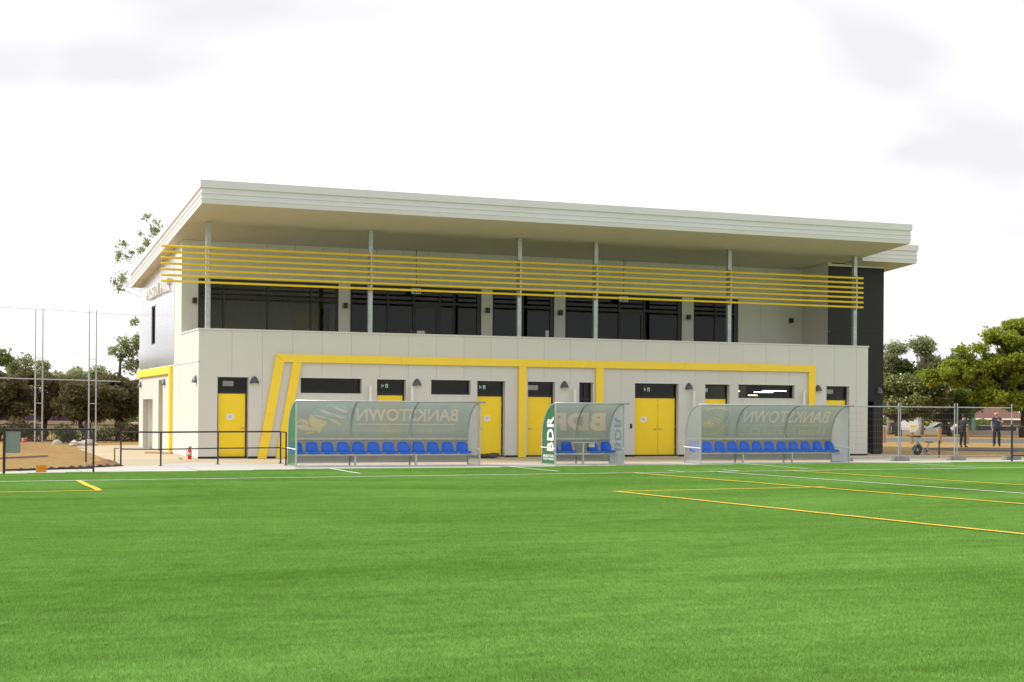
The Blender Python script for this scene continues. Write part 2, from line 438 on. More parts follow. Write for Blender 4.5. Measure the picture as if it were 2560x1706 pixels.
edge = [(-60, -15.2), (-12, -10.9), (-6.5, -10.5), (-4.2, -9.75), (-1.8, -9.75), (1.35, -9.1), (5.3, -9.1), (8.4, -8.6), (12.8, -8.0), (18.2, -7.85), (20, -7.9), (26.5, -7.4), (40, -6.6), (80, -3.2)]
def edge_y(x):
    for (a, b), (c, d) in zip(edge, edge[1:]):
        if a <= x <= c:
            return b + (d - b) * (x - a) / (c - a)
    return edge[-1][1]
TZ = 0.016
mb = MB()
xs = [x for x in np.arange(-60, 80.01, 0.6)]
pts = []
for x in xs:
    w = 0.07 * math.sin(x * 1.7) + 0.05 * math.sin(x * 4.1 + 1) if -10 < x < 30 else 0
    pts.append((x, edge_y(x) + w))
top = [(x, y, TZ) for x, y in pts]; lip = [(x, y + 0.03, -0.02) for x, y in pts]; near = [(x, -80, TZ) for x, y in pts]
n = len(top)
mb.add(near + top + lip, [(i, i + 1, n + i + 1, n + i) for i in range(n - 1)] + [(n + i, n + i + 1, 2 * n + i + 1, 2 * n + i) for i in range(n - 1)])
turf = mb.build('synthetic_turf_pitch', M_turf, recalc=True); turf['kind'] = 'structure'

# pile of the turf: square patches of short blades set side by side
PS = 0.30
def tuft_mesh(seed, k=1700):
    q = random.Random(seed); mb = MB()
    for j in range(k):
        x, y = q.uniform(-PS / 2, PS / 2), q.uniform(-PS / 2, PS / 2); a = q.uniform(0, 6.28); w = q.uniform(0.0010, 0.0018); h = q.uniform(0.012, 0.024)
        lx, ly = q.uniform(-0.014, 0.014), q.uniform(-0.014, 0.014)
        ca, sa = math.cos(a) * w, math.sin(a) * w
        mb.add([(x - ca, y - sa, -0.002), (x + ca, y + sa, -0.002), (x + ca * 0.8 + lx * 0.4, y + sa * 0.8 + ly * 0.4, h * 0.6), (x - ca * 0.8 + lx * 0.4, y - sa * 0.8 + ly * 0.4, h * 0.6), (x + lx, y + ly, h)], [(0, 1, 2, 3), (3, 2, 4)])
    return mb
M_blade = turf_mat(True)
tuft = tuft_mesh(3).build('turf_patch', M_blade, turf, recalc=False, org=(0, 0, 0)); tuft.location = (-6.0, -38.0, TZ); tuft['kind'] = 'stuff'
ii, jj = np.meshgrid(np.arange(-130, 260), np.arange(-150, 95))
px, py = -6.0 + ii.ravel() * PS, -30.0 + jj.ravel() * PS
dx_, dy_ = px - CAM.x, py - CAM.y
fwd = dx_ * math.sin(YAW) + dy_ * math.cos(YAW); rgt = dx_ * math.cos(YAW) - dy_ * math.sin(YAW)
ey = np.interp(px, [p[0] for p in edge], [p[1] for p in edge])
keep = (fwd > 7.0) & (fwd < 60) & (np.abs(rgt) < 0.40 * fwd + 1.2) & (py < ey - PS * 0.55)
NT = len(px)
P3 = np.stack([px, py, np.full(NT, TZ)], 1)[keep].astype(np.float32)
me = bpy.data.meshes.new('turf_pile'); me.vertices.add(len(P3)); me.vertices.foreach_set('co', P3.ravel()); me.update()
pile = link('turf_pile', me, turf, kind='stuff')
ng = bpy.data.node_groups.new('scatter_tufts', 'GeometryNodeTree')
ng.interface.new_socket('Geometry', in_out='INPUT', socket_type='NodeSocketGeometry'); ng.interface.new_socket('Geometry', in_out='OUTPUT', socket_type='NodeSocketGeometry')
gi, go = ng.nodes.new('NodeGroupInput'), ng.nodes.new('NodeGroupOutput')
oi = ng.nodes.new('GeometryNodeObjectInfo'); oi.inputs['Object'].default_value = tuft; oi.inputs['As Instance'].default_value = True
ip = ng.nodes.new('GeometryNodeInstanceOnPoints')
rv = ng.nodes.new('FunctionNodeRandomValue'); rv.data_type = 'INT'; rv.inputs[4].default_value = 0; rv.inputs[5].default_value = 3
rs = ng.nodes.new('FunctionNodeRandomValue'); rs.data_type = 'FLOAT'; rs.inputs[2].default_value = 1.0; rs.inputs[3].default_value = 1.06
ng.links.new(gi.outputs[0], ip.inputs['Points']); ng.links.new(oi.outputs['Geometry'], ip.inputs['Instance'])
qt = ng.nodes.new('ShaderNodeMath'); qt.operation = 'MULTIPLY'; qt.inputs[1].default_value = math.pi / 2
cx_ = ng.nodes.new('ShaderNodeCombineXYZ'); ng.links.new(rv.outputs[2], qt.inputs[0]); ng.links.new(qt.outputs[0], cx_.inputs['Z'])
ng.links.new(cx_.outputs[0], ip.inputs['Rotation']); ng.links.new(rs.outputs[1], ip.inputs['Scale']); ng.links.new(ip.outputs[0], go.inputs[0])
pile.modifiers.new('scatter', 'NODES').node_group = ng

M_lw = mat('white_turf_line', (0.58, 0.60, 0.54), 0.85, var=0.25, scale=14, bump=0.5, bscale=90, dirt=((0.14, 0.28, 0.07), 9, 0.52, 0.75))
M_ly = mat('yellow_turf_line', (0.74, 0.47, 0.03), 0.85, var=0.22, scale=14, bump=0.5, bscale=90, dirt=((0.25, 0.27, 0.03), 9, 0.58, 0.8))
def line(a, b, w, m, z=TZ + 0.004):
    z += 0.018; w *= 1.15
    a, b = Vector((*a, 0)), Vector((*b, 0)); d = (b - a).normalized(); nrm = Vector((-d.y, d.x, 0)) * w / 2
    k = max(2, int((b - a).length / 0.5)); vs = []; wob = 0
    for i in range(k + 1):
        p = a + (b - a) * i / k; wob = 0.012 * math.sin(i * 1.3) + 0.008 * math.sin(i * 3.1)
        q = Vector((-d.y, d.x, 0)) * wob
        vs += [p + nrm + q, p - nrm + q]
    mb = MB(); mb.add([(p.x, p.y, z) for p in vs], [(2 * i, 2 * i + 1, 2 * i + 3, 2 * i + 2) for i in range(k)])
    o = mb.build('pitch_line', m, turf, recalc=True)
    if o.data.polygons[0].normal.z < 0: o.data.flip_normals()
    return o
tl = lambda x: -14.15 + 0.0845 * x
line((-40, tl(-40)), (60, tl(60)), 0.11, M_lw)
line((-5.06, -14.72), (-5.02, -18.75), 0.11, M_ly, TZ + 0.008)
line((-30, -20.9), (-4.97, -18.72), 0.10, M_ly, TZ + 0.006)
line((1.98, -9.2), (1.93, -12.4), 0.10, M_lw, TZ + 0.006)
line((7.3, -8.85), (7.45, -12.1), 0.10, M_lw, TZ + 0.006)
line((15.41, -8.1), (15.3, -11.85), 0.10, M_lw, TZ + 0.006)
line((21.03, -8.3), (21.25, -11.6), 0.10, M_lw, TZ + 0.006)
line((4.71, -21.42), (10.0, -20.85), 0.10, M_ly, TZ + 0.006)
line((4.68, -21.35), (5.9, -36.5), 0.11, M_ly, TZ + 0.009)
line((8.95, -13.42), (10.75, -33.5), 0.11, M_ly, TZ + 0.009)
line((13.98, -12.9), (16.0, -30), 0.10, M_ly, TZ + 0.009)
line((11.5, -12.95), (13.2, -31), 0.10, M_lw, TZ + 0.009)
line((10.52, -12.45), (10.6, -13.2), 0.10, M_lw, TZ + 0.009)
line((12.33, -12.2), (12.32, -13.1), 0.10, M_lw, TZ + 0.009)

# concrete path along the pitch and dusty slab round the building
path_poly = [(x, y) for x, y in [(-14, -11.6), (-6.5, -11.0), (1.3, -9.8), (8.4, -9.3), (18, -8.5), (27, -8.0), (48, -6.5), (48, -5.1), (27, -5.55), (9, -5.4), (2, -5.3), (-0.6, -3.3), (-3.0, -5.9), (-5.2, -7.95), (-6.6, -9.3), (-14, -10.2)]]
path = flat('concrete_path', path_poly, 0.004, M_conc)
slab_poly = [(-3.2, -6.2), (9, -7.0), (27, -6.5), (36, -6.0), (33, -2.2), (28.2, -2.4), (27.7, 2.2), (27.7, 15), (1.5, 18.5), (-2.2, 17.5), (-2.7, 11), (-2.75, 5), (-2.85, 0.5), (-3.0, -3.5)]
slab = flat('dusty_slab', slab_poly, -0.004, M_conctan)
# saw-cut joints in the path
M_joint = mat('joint_dark', (0.16, 0.14, 0.12), 0.9)
for x in np.arange(-4.5, 26, 3.0):
    y0 = edge_y(x) - 0.1; 
    MB().box(x, x + 0.02, y0, -5.45 if x > 2 else y0 + 3.0, 0.0045, 0.0075).build('expansion_joint', M_joint, path)

# right background: road, verge, far kerb
rd = Vector((0.83, -0.56, 0)).normalized(); rn = Vector((0.56, 0.83, 0)).normalized(); rc = Vector((46, 22, 0))
def rpt(s, t): q = rc + rd * s + rn * t; return (q.x, q.y)
road = flat('road', [rpt(-60, 0), rpt(60, 0), rpt(60, 13), rpt(-60, 13)], -0.004, M_asph)
M_farpath = mat('far_paving', (0.42, 0.38, 0.34), 0.9, var=0.1)
a0, a1, a2, a3 = rpt(-70, 36), rpt(80, 36), rpt(80, 36.4), rpt(-70, 36.4)
tag(MB().prism([a0, a1, a2, a3], 2, -0.02, 0.28).build('low_wall', M_farpath), 'long low pale concrete wall on the far side of the road', 'wall')
mulch = MB()
def mound(cx, cy, rx, ry, h, seed, nx=18, ny=10):
    rr = random.Random(seed); vs = []; fs = []
    for j in range(ny + 1):
        for i in range(nx + 1):
            u, v = i / nx * 2 - 1, j / ny * 2 - 1
            d = math.sqrt(u * u + v * v)
            z = max(0, 1 - d ** 1.6) * h * (0.75 + 0.5 * rr.random()) - 0.02
            vs.append((cx + u * rx * (1 + 0.06 * (rr.random() - 0.5)), cy + v * ry * (1 + 0.06 * (rr.random() - 0.5)), z))
    for j in range(ny):
        for i in range(nx):
            a = j * (nx + 1) + i; fs.append((a, a + 1, a + nx + 2, a + nx + 1))
    return vs, fs
v, f = mound(38.4, 7.4, 5.2, 4.2, 0.05, 3)
tag(MB().add(v, f).build('mulch_bed', M_mulch), kind='structure')
v, f = mound(-4.8, 13.0, 2.6, 1.6, 0.22, 4)
tag(MB().add(v, f).build('dirt_mound', bpy.data.materials['dry_grass_ground'], smooth=True), 'low brown mound of loose dirt behind the black chain-link gate', 'mound')
v, f = mound(-3.45, -5.0, 0.55, 0.5, 0.17, 5)
tag(MB().add(v, f).build('dirt_mound', M_dirt, smooth=True), 'small dirt heap at the end of the dry grass beside the black handrail', 'mound')

# ================================================================== the clubhouse
L, H, DEP, YB = 25.6, 4.22, 14.3, 3.6
def zs(y): return 7.92 - 0.0785 * (y + 2.5)           # soffit plane
club = thing('clubhouse', (0, 0, 0), 'two-storey cream sports clubhouse with sloping roof, upstairs terrace and yellow trim', 'building')

REV = 0.2
doors = [('single', 0.61, 1.60), ('single', 5.97, 6.97), ('single', 9.57, 10.58), ('single', 11.46, 12.47), ('double', 15.63, 17.38), ('single', 18.50, 19.50), ('single', 23.73, 24.73)]
wins = [(3.35, 5.42, 2.16, 2.66), (7.89, 9.31, 2.16, 2.66), (13.43, 13.94, 0.9, 2.65), (19.90, 22.30, 2.16, 2.66)]
holes = [(a, b, -1, 2.65) for _, a, b in doors] + wins

# backing wall, then one cladding panel per metre
MB().holed(0.02, L - 0.02, 0.0, H - 0.05, holes, 0.009, REV, 1).build('wall', M_back, club)
xj = [0.0] + [0.07 + k for k in range(1, 26)] + [L]
for a, b in zip(xj, xj[1:]):
    MB().holed(a + 0.005, b - 0.005, 0.07, H - 0.05, holes, 0.0, 0.008, 1).build('wall_panel', M_cream, club)
MB().box(-0.03, L + 0.03, -0.03, 0.22, H - 0.049, H).build('parapet_cap', M_trim, club)
MB().box(0.0, L, 0.004, 0.05, 0.0, 0.069).build('base_gap', M_black, club)
# balcony floor, parapet back
MB().box(0.03, 24.9, 0.21, YB, 3.2, 3.3).build('terrace_floor', mat('terrace_tiles', (0.20, 0.19, 0.17), 0.7, var=0.15), club)
MB().box(0.03, L - 0.03, REV + 0.001, 0.24, 3.3, H - 0.051).build('parapet_lining', M_cream, club)

# doors
def glyph_quad(mb, x0, x1, z0, z1, y): mb.add([(x0, y, z0), (x1, y, z0), (x1, y, z1), (x0, y, z1)], [(0, 1, 2, 3)])
for i, (kind, a, b) in enumerate(doors):
    y0 = REV - 0.06
    fr = MB(); t = 0.05
    fr.box(a, a + t, y0, REV + 0.02, 0.0, 2.65); fr.box(b - t, b, y0, REV + 0.02, 0.0, 2.65)
    fr.box(a + t, b - t, y0, REV + 0.02, 2.585, 2.65); fr.box(a + t, b - t, y0, REV + 0.02, 2.12, 2.185)
    frame = fr.build('door_frame', M_black, club)
    MB().box(a + t, b - t, REV - 0.02, REV - 0.01, 2.185, 2.585).build('transom_pane', M_glass, frame)
    MB().box(a, b, 0.0, REV, -0.002, 0.015).build('door_sill', M_alu, frame)
    leaves = [(a + t + 0.004, b - t - 0.004)] if kind == 'single' else [(a + t + 0.004, a + 1.0), (a + 1.014, b - t - 0.004)]
    for k, (p, q) in enumerate(leaves):
        d = MB().box(p, q, REV - 0.045, REV, 0.02, 2.115).build('door', M_ydoor, club, bevel=0.004)
        if k == 0 or kind == 'double':
            hx = q - 0.07 if (i in (0, 4) and k == 0) else p + 0.07
            h = MB(); h.lathe([(0.026, 0), (0.026, -0.012)], 12, (hx, REV - 0.046, 1.0), 1)
            h.tube([(hx, REV - 0.05, 1.0), (hx, REV - 0.095, 1.0), (hx + (-0.11 if hx > (p + q) / 2 else 0.11), REV - 0.095, 1.0)], 0.009, 8)
            h.build('door_handle', M_alu, d, smooth=True)
        for zz in (0.3, 1.05, 1.8):
            xx = q if i in (2, 4) else p
            MB().lathe([(0.012, 0), (0.012, 0.1)], 8, (xx, REV - 0.052, zz)).build('hinge', M_alu, d)
    # head flashing and reveals
    MB().box(a - 0.015, b + 0.09, -0.022, 0.001, 2.652, 2.70).build('head_flashing', M_trim, club)
    MB().box(b - 0.001, b + 0.012, 0.0, REV - 0.002, 0.02, 2.649).build('door_reveal', M_trim, club)
# low windows
for i, (a, b, c, d) in enumerate(wins):
    t = 0.045; fr = MB()
    fr.box(a, a + t, REV - 0.08, REV + 0.02, c, d); fr.box(b - t, b, REV - 0.08, REV + 0.02, c, d)
    fr.box(a + t, b - t, REV - 0.08, REV + 0.02, d - t, d); fr.box(a + t, b - t, REV - 0.08, REV + 0.02, c, c + t)
    if i == 2:
        fr.box((a + b) / 2 - 0.018, (a + b) / 2 + 0.018, REV - 0.07, REV + 0.02, c + t, d - t)
        fr.box(a + t, b - t, REV - 0.075, REV + 0.021, 2.04, 2.075)
    w = fr.build('window_frame', M_black, club)
    MB().box(a + t, b - t, REV - 0.035, REV - 0.027, c + t, d - t).build('pane', M_glass, w)
    MB().box(a - 0.03, b + 0.05, -0.022, 0.001, d + 0.002, d + 0.055).build('head_flashing', M_trim, club)
    MB().box(a - 0.02, b + 0.05, -0.018, REV - 0.09, c - 0.035, c - 0.002).build('window_sill', M_trim, club)
    MB().box(b - 0.001, b + 0.012, 0.0, REV - 0.081, c, d).build('window_reveal', M_trim, club)

# yellow frame standing proud of the wall
def slab_poly2(poly, name='yellow_trim'): MB().prism(poly, 1, -0.10, 0.0045).build(name, M_yel, club, bevel=0.003)
Zt, Zb = 3.43, 3.17
slab_poly2([(2.53, Zt), (2.53 - 0.02, Zt - 0.02), (2.78, Zb), (6.8, Zb), (6.8, Zt)], 'yellow_band')
slab_poly2([(6.805, Zt), (6.805, Zb), (12.2, Zb), (12.2, Zt)], 'yellow_band')
slab_poly2([(12.205, Zt), (12.205, Zb), (17.6, Zb), (17.6, Zt)], 'yellow_band')
slab_poly2([(17.605, Zt), (17.605, Zb), (23.18, Zb), (23.18, Zt)], 'yellow_band')
slab_poly2([(2.505, Zt - 0.025), (1.92, 0.0), (2.21, 0.0), (2.775, Zb - 0.002)], 'yellow_leg')
slab_poly2([(3.07, Zb - 0.002), (2.52, 0.0), (2.81, 0.0), (3.36, Zb - 0.002)], 'yellow_leg')
slab_poly2([(11.09, Zb - 0.002), (11.09, 0.0), (11.37, 0.0), (11.37, Zb - 0.002)], 'yellow_leg')
slab_poly2([(14.05, Zb - 0.002), (14.05, 0.0), (14.34, 0.0), (14.34, Zb - 0.002)], 'yellow_leg')
slab_poly2([(22.89, Zb - 0.002), (22.89, 0.0), (23.18, 0.0), (23.18, Zb - 0.002)], 'yellow_leg')

# hooded wall lamps
def hood(name, c, out, m=None):
    """half cone hood on a wall; c: centre of its back edge at the bottom, out: direction away from the wall (angle)"""
    prof = [(0.155, 0.0), (0.152, 0.03), (0.14, 0.075), (0.115, 0.13), (0.08, 0.185), (0.045, 0.22), (0.012, 0.238)]
    rings = []
    for r, z in prof:
        ring = []
        for k in range(13):
            q = out - math.pi / 2 + math.pi * k / 12
            ring.append((c[0] + r * math.cos(q), c[1] + r * math.sin(q), c[2] + z))
        rings.append(ring)
    o = MB().loft(rings, closed=True, caps=True).build(name, m or M_lampgrey, club)
    MB().lathe([(0.10, 0.002), (0.10, 0.012)], 12, (c[0] + 0.05 * math.cos(out), c[1] + 0.05 * math.sin(out), c[2] - 0.014)).build('lamp_diffuser', M_white, o)
    return o
for x in (1.81, 7.38, 12.85, 17.82, 23.35): hood('wall_lamp', (x, -0.002, 2.455), -math.pi / 2)
for y in (0.45, 7.35, 13.9): hood('wall_lamp', (-0.002, y, 2.47), math.pi)
hood('wall_lamp', (27.36, 1.788, 2.45), -math.pi / 2)

# white pipes by the wall
for x, h in ((5.70, 2.43), (7.16, 2.40), (13.19, 2.39), (17.95, 2.36), (22.63, 2.41)):
    p = MB().lathe([(0.05, 0.0), (0.05, h)], 12, (x, -0.16, 0.0)).build('white_pipe', M_white, club, smooth=False)
    MB().lathe([(0.058, h), (0.058, h + 0.02), (0.02, h + 0.035)], 12, (x, -0.16, 0.0)).build('pipe_cap', M_white, p)
MB().box(15.44, 15.52, -0.02, 0.001, 1.02, 1.18).build('keypad', M_black, club)

# ---- left side wall (x = 0)
SD1 = (10.5, 13.3, -1, 1.97); SD2 = (7.85, 8.95, -1, 2.68)
SW = (9.85, 10.9, 4.09, 5.57)
MB().holed(0.03, DEP, 0.0, 3.15, [SD1, SD2], 0.009, 0.22, 0).build('side_wall', M_back, club)
yj = [0.031] + [1.16 + k * 1.0 for k in range(0, 13)] + [DEP]
for a, b in zip(yj, yj[1:]):
    MB().holed(a + 0.006, b - 0.006, 0.05, 3.13, [SD1, SD2], 0.0, 0.008, 0).build('side_panel', M_cream, club)
MB().box(-0.015, 0.03, 0.0, DEP, 3.14, 3.17).build('side_flashing', M_trim, club)
for (a, b, _, d), dp in ((SD1, 0.55), (SD2, 0.30)):
    MB().box(0.20, 0.20 + dp, a, a + 0.03, 0, d).box(0.20, 0.20 + dp, b - 0.03, b, 0, d).box(0.20, 0.20 + dp, a, b, d - 0.03, d).build('side_door_reveal', M_trim, club)
    MB().box(0.2 + dp - 0.05, 0.2 + dp, a + 0.03, b - 0.03, 0, d - 0.03).build('side_door', M_trim if dp > 0.5 else mat('pale_yellow_door', (0.62, 0.56, 0.30), 0.5), club)
# upper side: cream panels to the front, silver panels behind
ZU = 3.171
for a, b in zip(yj, yj[1:]):
    if b <= 5.6:
        cuts = [(max(a, 0.031), min(b, YB)), (max(a, YB), b)]
        for p, q in cuts:
            if q - p < 0.05: continue
            if q <= YB + 1e-6:
                MB().holed(p + (0.006 if p > 0 else 0), q - 0.006, ZU, H - 0.05, [], 0.0, 0.21, 0).build('side_panel', M_cream, club)
            else:
                MB().prism([(p + 0.004, ZU), (q - 0.006, ZU), (q - 0.006, zs(q) - 0.004), (p + 0.004, zs(p) - 0.004)], 0, 0.0, 0.2).build('side_panel', M_cream, club)
MB().box(-0.03, 0.23, 0.221, YB - 0.003, H - 0.049, H).build('parapet_cap', M_trim, club)
sj = [5.163 + 0.5 * k for k in range(0, 19)]
sj[-1] = DEP
for a, b in zip(sj, sj[1:]):
    hl = SW if a < SW[1] and b > SW[0] else None
    if hl:
        m_ = MB()
        lo, hi = max(a, SW[0]), min(b, SW[1])
        m_.prism([(a + 0.004, ZU), (b - 0.004, ZU), (b - 0.004, SW[2]), (a + 0.004, SW[2])], 0, -0.012, 0.2)
        m_.prism([(a + 0.004, SW[3]), (b - 0.004, SW[3]), (b - 0.004, zs(b) - 0.004), (a + 0.004, zs(a) - 0.004)], 0, -0.012, 0.2)
        if lo > a + 0.05: m_.box(-0.012, 0.2, a + 0.004, lo, SW[2], SW[3])
        if hi < b - 0.05: m_.box(-0.012, 0.2, hi, b - 0.004, SW[2], SW[3])
        m_.build('silver_panel', M_silver, club)
    else:
        MB().prism([(a + 0.004, ZU), (b - 0.004, ZU), (b - 0.004, zs(b) - 0.004), (a + 0.004, zs(a) - 0.004)], 0, -0.012, 0.2).build('silver_panel', M_silver, club)
w = MB().box(0.02, 0.12, SW[0], SW[0] + 0.05, SW[2], SW[3]).box(0.02, 0.12, SW[1] - 0.05, SW[1], SW[2], SW[3]).box(0.02, 0.12, SW[0], SW[1], SW[2], SW[2] + 0.05).box(0.02, 0.12, SW[0], SW[1], SW[3] - 0.05, SW[3]).build('window_frame', M_black, club)
MB().box(0.06, 0.07, SW[0] + 0.05, SW[1] - 0.05, SW[2] + 0.05, SW[3] - 0.05).build('pane', M_glassdark, w)
MB().box(-0.04, 0.0, SW[0] - 0.05, SW[1] + 0.05, SW[3], SW[3] + 0.06).build('head_flashing', M_white, club)
# yellow beam and post on the side
MB().box(-0.11, -0.013, 5.75, DEP + 0.15, 2.86, 3.135).build('yellow_band', M_yel, club, bevel=0.004)
MB().box(-0.11, -0.002, 5.45, 5.74, 0.0, 3.135).build('yellow_leg', M_yel, club, bevel=0.004)

# ---- rear, far side, floors (closed box so that the rooms stay dark)
RW = [(11.7, 12.36, 4.6, 5.13), (18.1, 18.36, 4.9, 5.3)]
MB().holed(0.0, 27.5, 0, 6.55, RW, DEP, DEP + 0.2, 1).build('rear_wall', M_cream, club)
MB().box(L - 0.2, L - 0.03, 0.2, 1.78, 0, H - 0.06).build('end_wall', M_cream, club)
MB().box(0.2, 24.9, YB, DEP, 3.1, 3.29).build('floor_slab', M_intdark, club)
MB().box(0.22, 25.5, 9.0, 9.1, 0, 3.09).build('partition', M_int, club)
MB().box(18.1, 18.2, 0.25, 9.0, 0, 3.09).build('partition', M_int, club)
MB().box(0.22, 25.5, 0.25, 9.0, 3.0, 3.05).build('ceiling_lining', M_int, club)
MB().box(0.22, 25.5, 0.25, DEP, -0.01, 0.003).build('ground_floor', M_intdark, club)

# ---- upper front wall with glazing
uw = [(0.57, 5.57), (6.0, 11.03), (11.47, 13.98), (14.43, 19.43), (19.94, 21.95)]
ZH = 6.14
uholes = [(a, b, 3.0, ZH) for a, b in uw]
MB().holed(0.2, 24.94, 3.3, 7.2, uholes, YB + 0.009, YB + 0.2, 1).build('upper_wall', M_back, club)
uj = [0.0] + [0.97 + k for k in range(0, 24)] + [24.94]
for a, b in zip(uj, uj[1:]):
    MB().holed(a + 0.006, b - 0.006, 3.31, zs(YB) - 0.006, uholes, YB, YB + 0.008, 1).build('upper_panel', M_cream, club)
mull = {0: [1.46, 3.02, 4.57], 1: [7.43, 8.40, 9.42, 9.98], 2: [12.72], 3: [15.82, 16.73, 17.81], 4: [20.95]}
for i, (a, b) in enumerate(uw):
    t = 0.06; y0, y1 = YB + 0.05, YB + 0.15; fr = MB()
    fr.box(a, a + t, y0, y1, 3.3, ZH); fr.box(b - t - (0.10 if i else 0.02), b, y0, y1, 3.3, ZH)
    fr.box(a + t, b - t, y0 + 0.002, y1 - 0.002, ZH - 0.14, ZH)
    fr.box(a + t, b - t, y0 + 0.004, y1 - 0.004, 5.51, 5.58)
    for x in mull[i]: fr.box(x - 0.03, x + 0.03, y0 + 0.006, y1 - 0.006, 3.3, ZH - 0.14)
    w = fr.build('glazing_frame', M_black, club)
    xs_ = [a + t] + mull[i] + [b - t]
    for p, q in zip(xs_, xs_[1:]):
        MB().box(p + 0.03, q - 0.03, YB + 0.095, YB + 0.103, 3.32, 5.51).build('pane', M_glass if i == 0 else M_glassdark, w)
        MB().box(p + 0.03, q - 0.03, YB + 0.095, YB + 0.103, 5.58, ZH - 0.14).build('pane', M_glass if i == 0 else M_glassdark, w)
# door leaves with dark stiles inside the wide glazing
for (a, b) in ((8.45, 9.38), (16.78, 17.76)):
    d = MB()
    d.box(a, a + 0.09, YB + 0.06, YB + 0.11, 3.31, 5.50); d.box(b - 0.09, b, YB + 0.06, YB + 0.11, 3.31, 5.50); d.box(a + 0.09, b - 0.09, YB + 0.06, YB + 0.11, 3.31, 3.5); d.box(a + 0.09, b - 0.09, YB + 0.06, YB + 0.11, 5.38, 5.50)
    d.build('glazed_door', M_black, club)
# rooms behind the glazing
MB().box(0.22, 5.75, 7.2, 7.3, 3.3, 6.6).build('partition', M_int, club)
MB().box(5.72, 5.8, YB + 0.21, 7.2, 3.3, 6.6).build('partition', M_int, club)
MB().box(4.75, 5.55, 7.12, 7.19, 3.3, 5.33).build('yellow_inner_door', M_ydoor, club)
MB().box(5.60, 5.70, 5.5, 6.4, 3.3, 5.4).build('inner_door_frame', M_black, club)
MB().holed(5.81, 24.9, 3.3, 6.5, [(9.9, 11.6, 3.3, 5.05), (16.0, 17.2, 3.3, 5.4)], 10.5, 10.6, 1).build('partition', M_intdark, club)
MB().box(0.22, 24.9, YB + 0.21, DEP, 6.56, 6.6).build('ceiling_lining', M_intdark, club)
# small square black lights on the piers
for x in (0.44, 5.80, 11.25, 14.20, 19.69, 24.36):
    o = MB().box(x - 0.07, x + 0.07, YB - 0.15, YB - 0.003, 5.26, 5.45).build('pier_light', M_black, club, bevel=0.004)
# exit signs under the terrace window heads
M_pict = emit_mat('lit_pictogram', (0.75, 1.0, 0.9), 0.9)
def exit_sign(x0, x1, z0, z1, y, lit=True):
    o = MB().box(x0, x1, y, y + 0.05, z0, z1).build('exit_sign', M_white if lit else M_exitgreen, club)
    w, h = x1 - x0, z1 - z0; g = MB()
    if lit:
        glyph_quad(g, x0 + 0.03, x1 - 0.03, z0 + 0.03, z1 - 0.03, y - 0.003)
        g.build('sign_face', M_exitgreen, o)
    g = MB(); yy = y - 0.006
    glyph_quad(g, x0 + w * 0.12, x0 + w * 0.17, z0 + h * 0.2, z1 - h * 0.2, yy)
    glyph_quad(g, x0 + w * 0.50, x0 + w * 0.74, z0 + h * 0.2, z1 - h * 0.2, yy)
    g.add([(x0 + w * 0.22, yy, z0 + h * 0.5), (x0 + w * 0.32, yy, z0 + h * 0.3), (x0 + w * 0.32, yy, z0 + h * 0.7)], [(0, 1, 2)])
    g.build('sign_pictogram', M_white if lit else M_pict, o)
    gg = MB(); glyph_quad(gg, x0 + w * 0.56, x0 + w * 0.66, z0 + h * 0.26, z0 + h * 0.62, yy - 0.002)
    gg.sphere((x0 + w * 0.63, yy - 0.002, z0 + h * 0.7), w * 0.03, 0.001, w * 0.03, 8, 4); gg.build('running_figure', M_exitgreen, o)
    return o
for a, b in ((8.22, 8.56), (16.57, 16.93)):
    o = exit_sign(a, b, 5.85, 6.05, 3.30)
    MB().box((a + b) / 2 - 0.01, (a + b) / 2 + 0.01, 3.315, 3.335, 6.051, zs(3.3) + 0.02).build('hanger', M_black, o)
for x0, dy in ((6.35, 0.9), (9.93, 0.9), (16.40, 0.9), (18.82, 0.9)):
    exit_sign(x0, x0 + 0.36, 2.34, 2.555, dy, lit=False)
M_fit = emit_mat('light_fitting_glow', (1, 0.98, 0.92), 0.35)
for x0 in (0.95, 11.85, 24.25):
    MB().box(x0, x0 + 0.34, 0.85, 0.95, 2.37, 2.54).build('light_fitting', M_fit, club)
M_tube = emit_mat('lit_tube', (1.0, 0.86, 0.70), 9.0)
for (x0, x1, y, z) in ((23.35, 24.45, 4.0, 2.49), (24.15, 25.05, 6.0, 2.46), (25.05, 25.48, 8.0, 2.35), (22.72, 22.86, 5.0, 2.47)):
    MB().box(x0, x1, y, y + 0.06, z, z + 0.035).build('tube_light', M_tube, club)

# ---- return wall and charcoal stair block on the right
Y2 = 1.79; XD0, XD1 = 24.94, 27.58
MB().prism([(Y2 + 0.003, 3.31), (YB + 0.2, 3.31), (YB + 0.2, zs(YB + 0.2) - 0.004), (Y2 + 0.003, zs(Y2) - 0.004)], 0, XD0, XD0 + 0.15).build('return_wall', M_cream, club)
DDX = (26.3, 27.13)
for a, b in ((XD0, 26.25), (26.25, XD1)):
    for c, d in ((0.02, 2.2), (2.2, 4.85), (4.85, 7.44)):
        MB().holed(a + 0.003, b - 0.003, c + 0.003, d - 0.003, [(DDX[0], DDX[1], -1, 2.1)], Y2, Y2 + 0.08, 1).build('charcoal_panel', M_char, club)
MB().holed(XD0 + 0.16, XD1 - 0.01, 0.0, 7.43, [(DDX[0], DDX[1], -1, 2.1)], Y2 + 0.081, Y2 + 0.2, 1).build('stair_wall', M_char, club)
MB().box(DDX[0], DDX[1], Y2 + 0.5, Y2 + 0.55, 0, 2.1).build('stair_door', M_black, club)
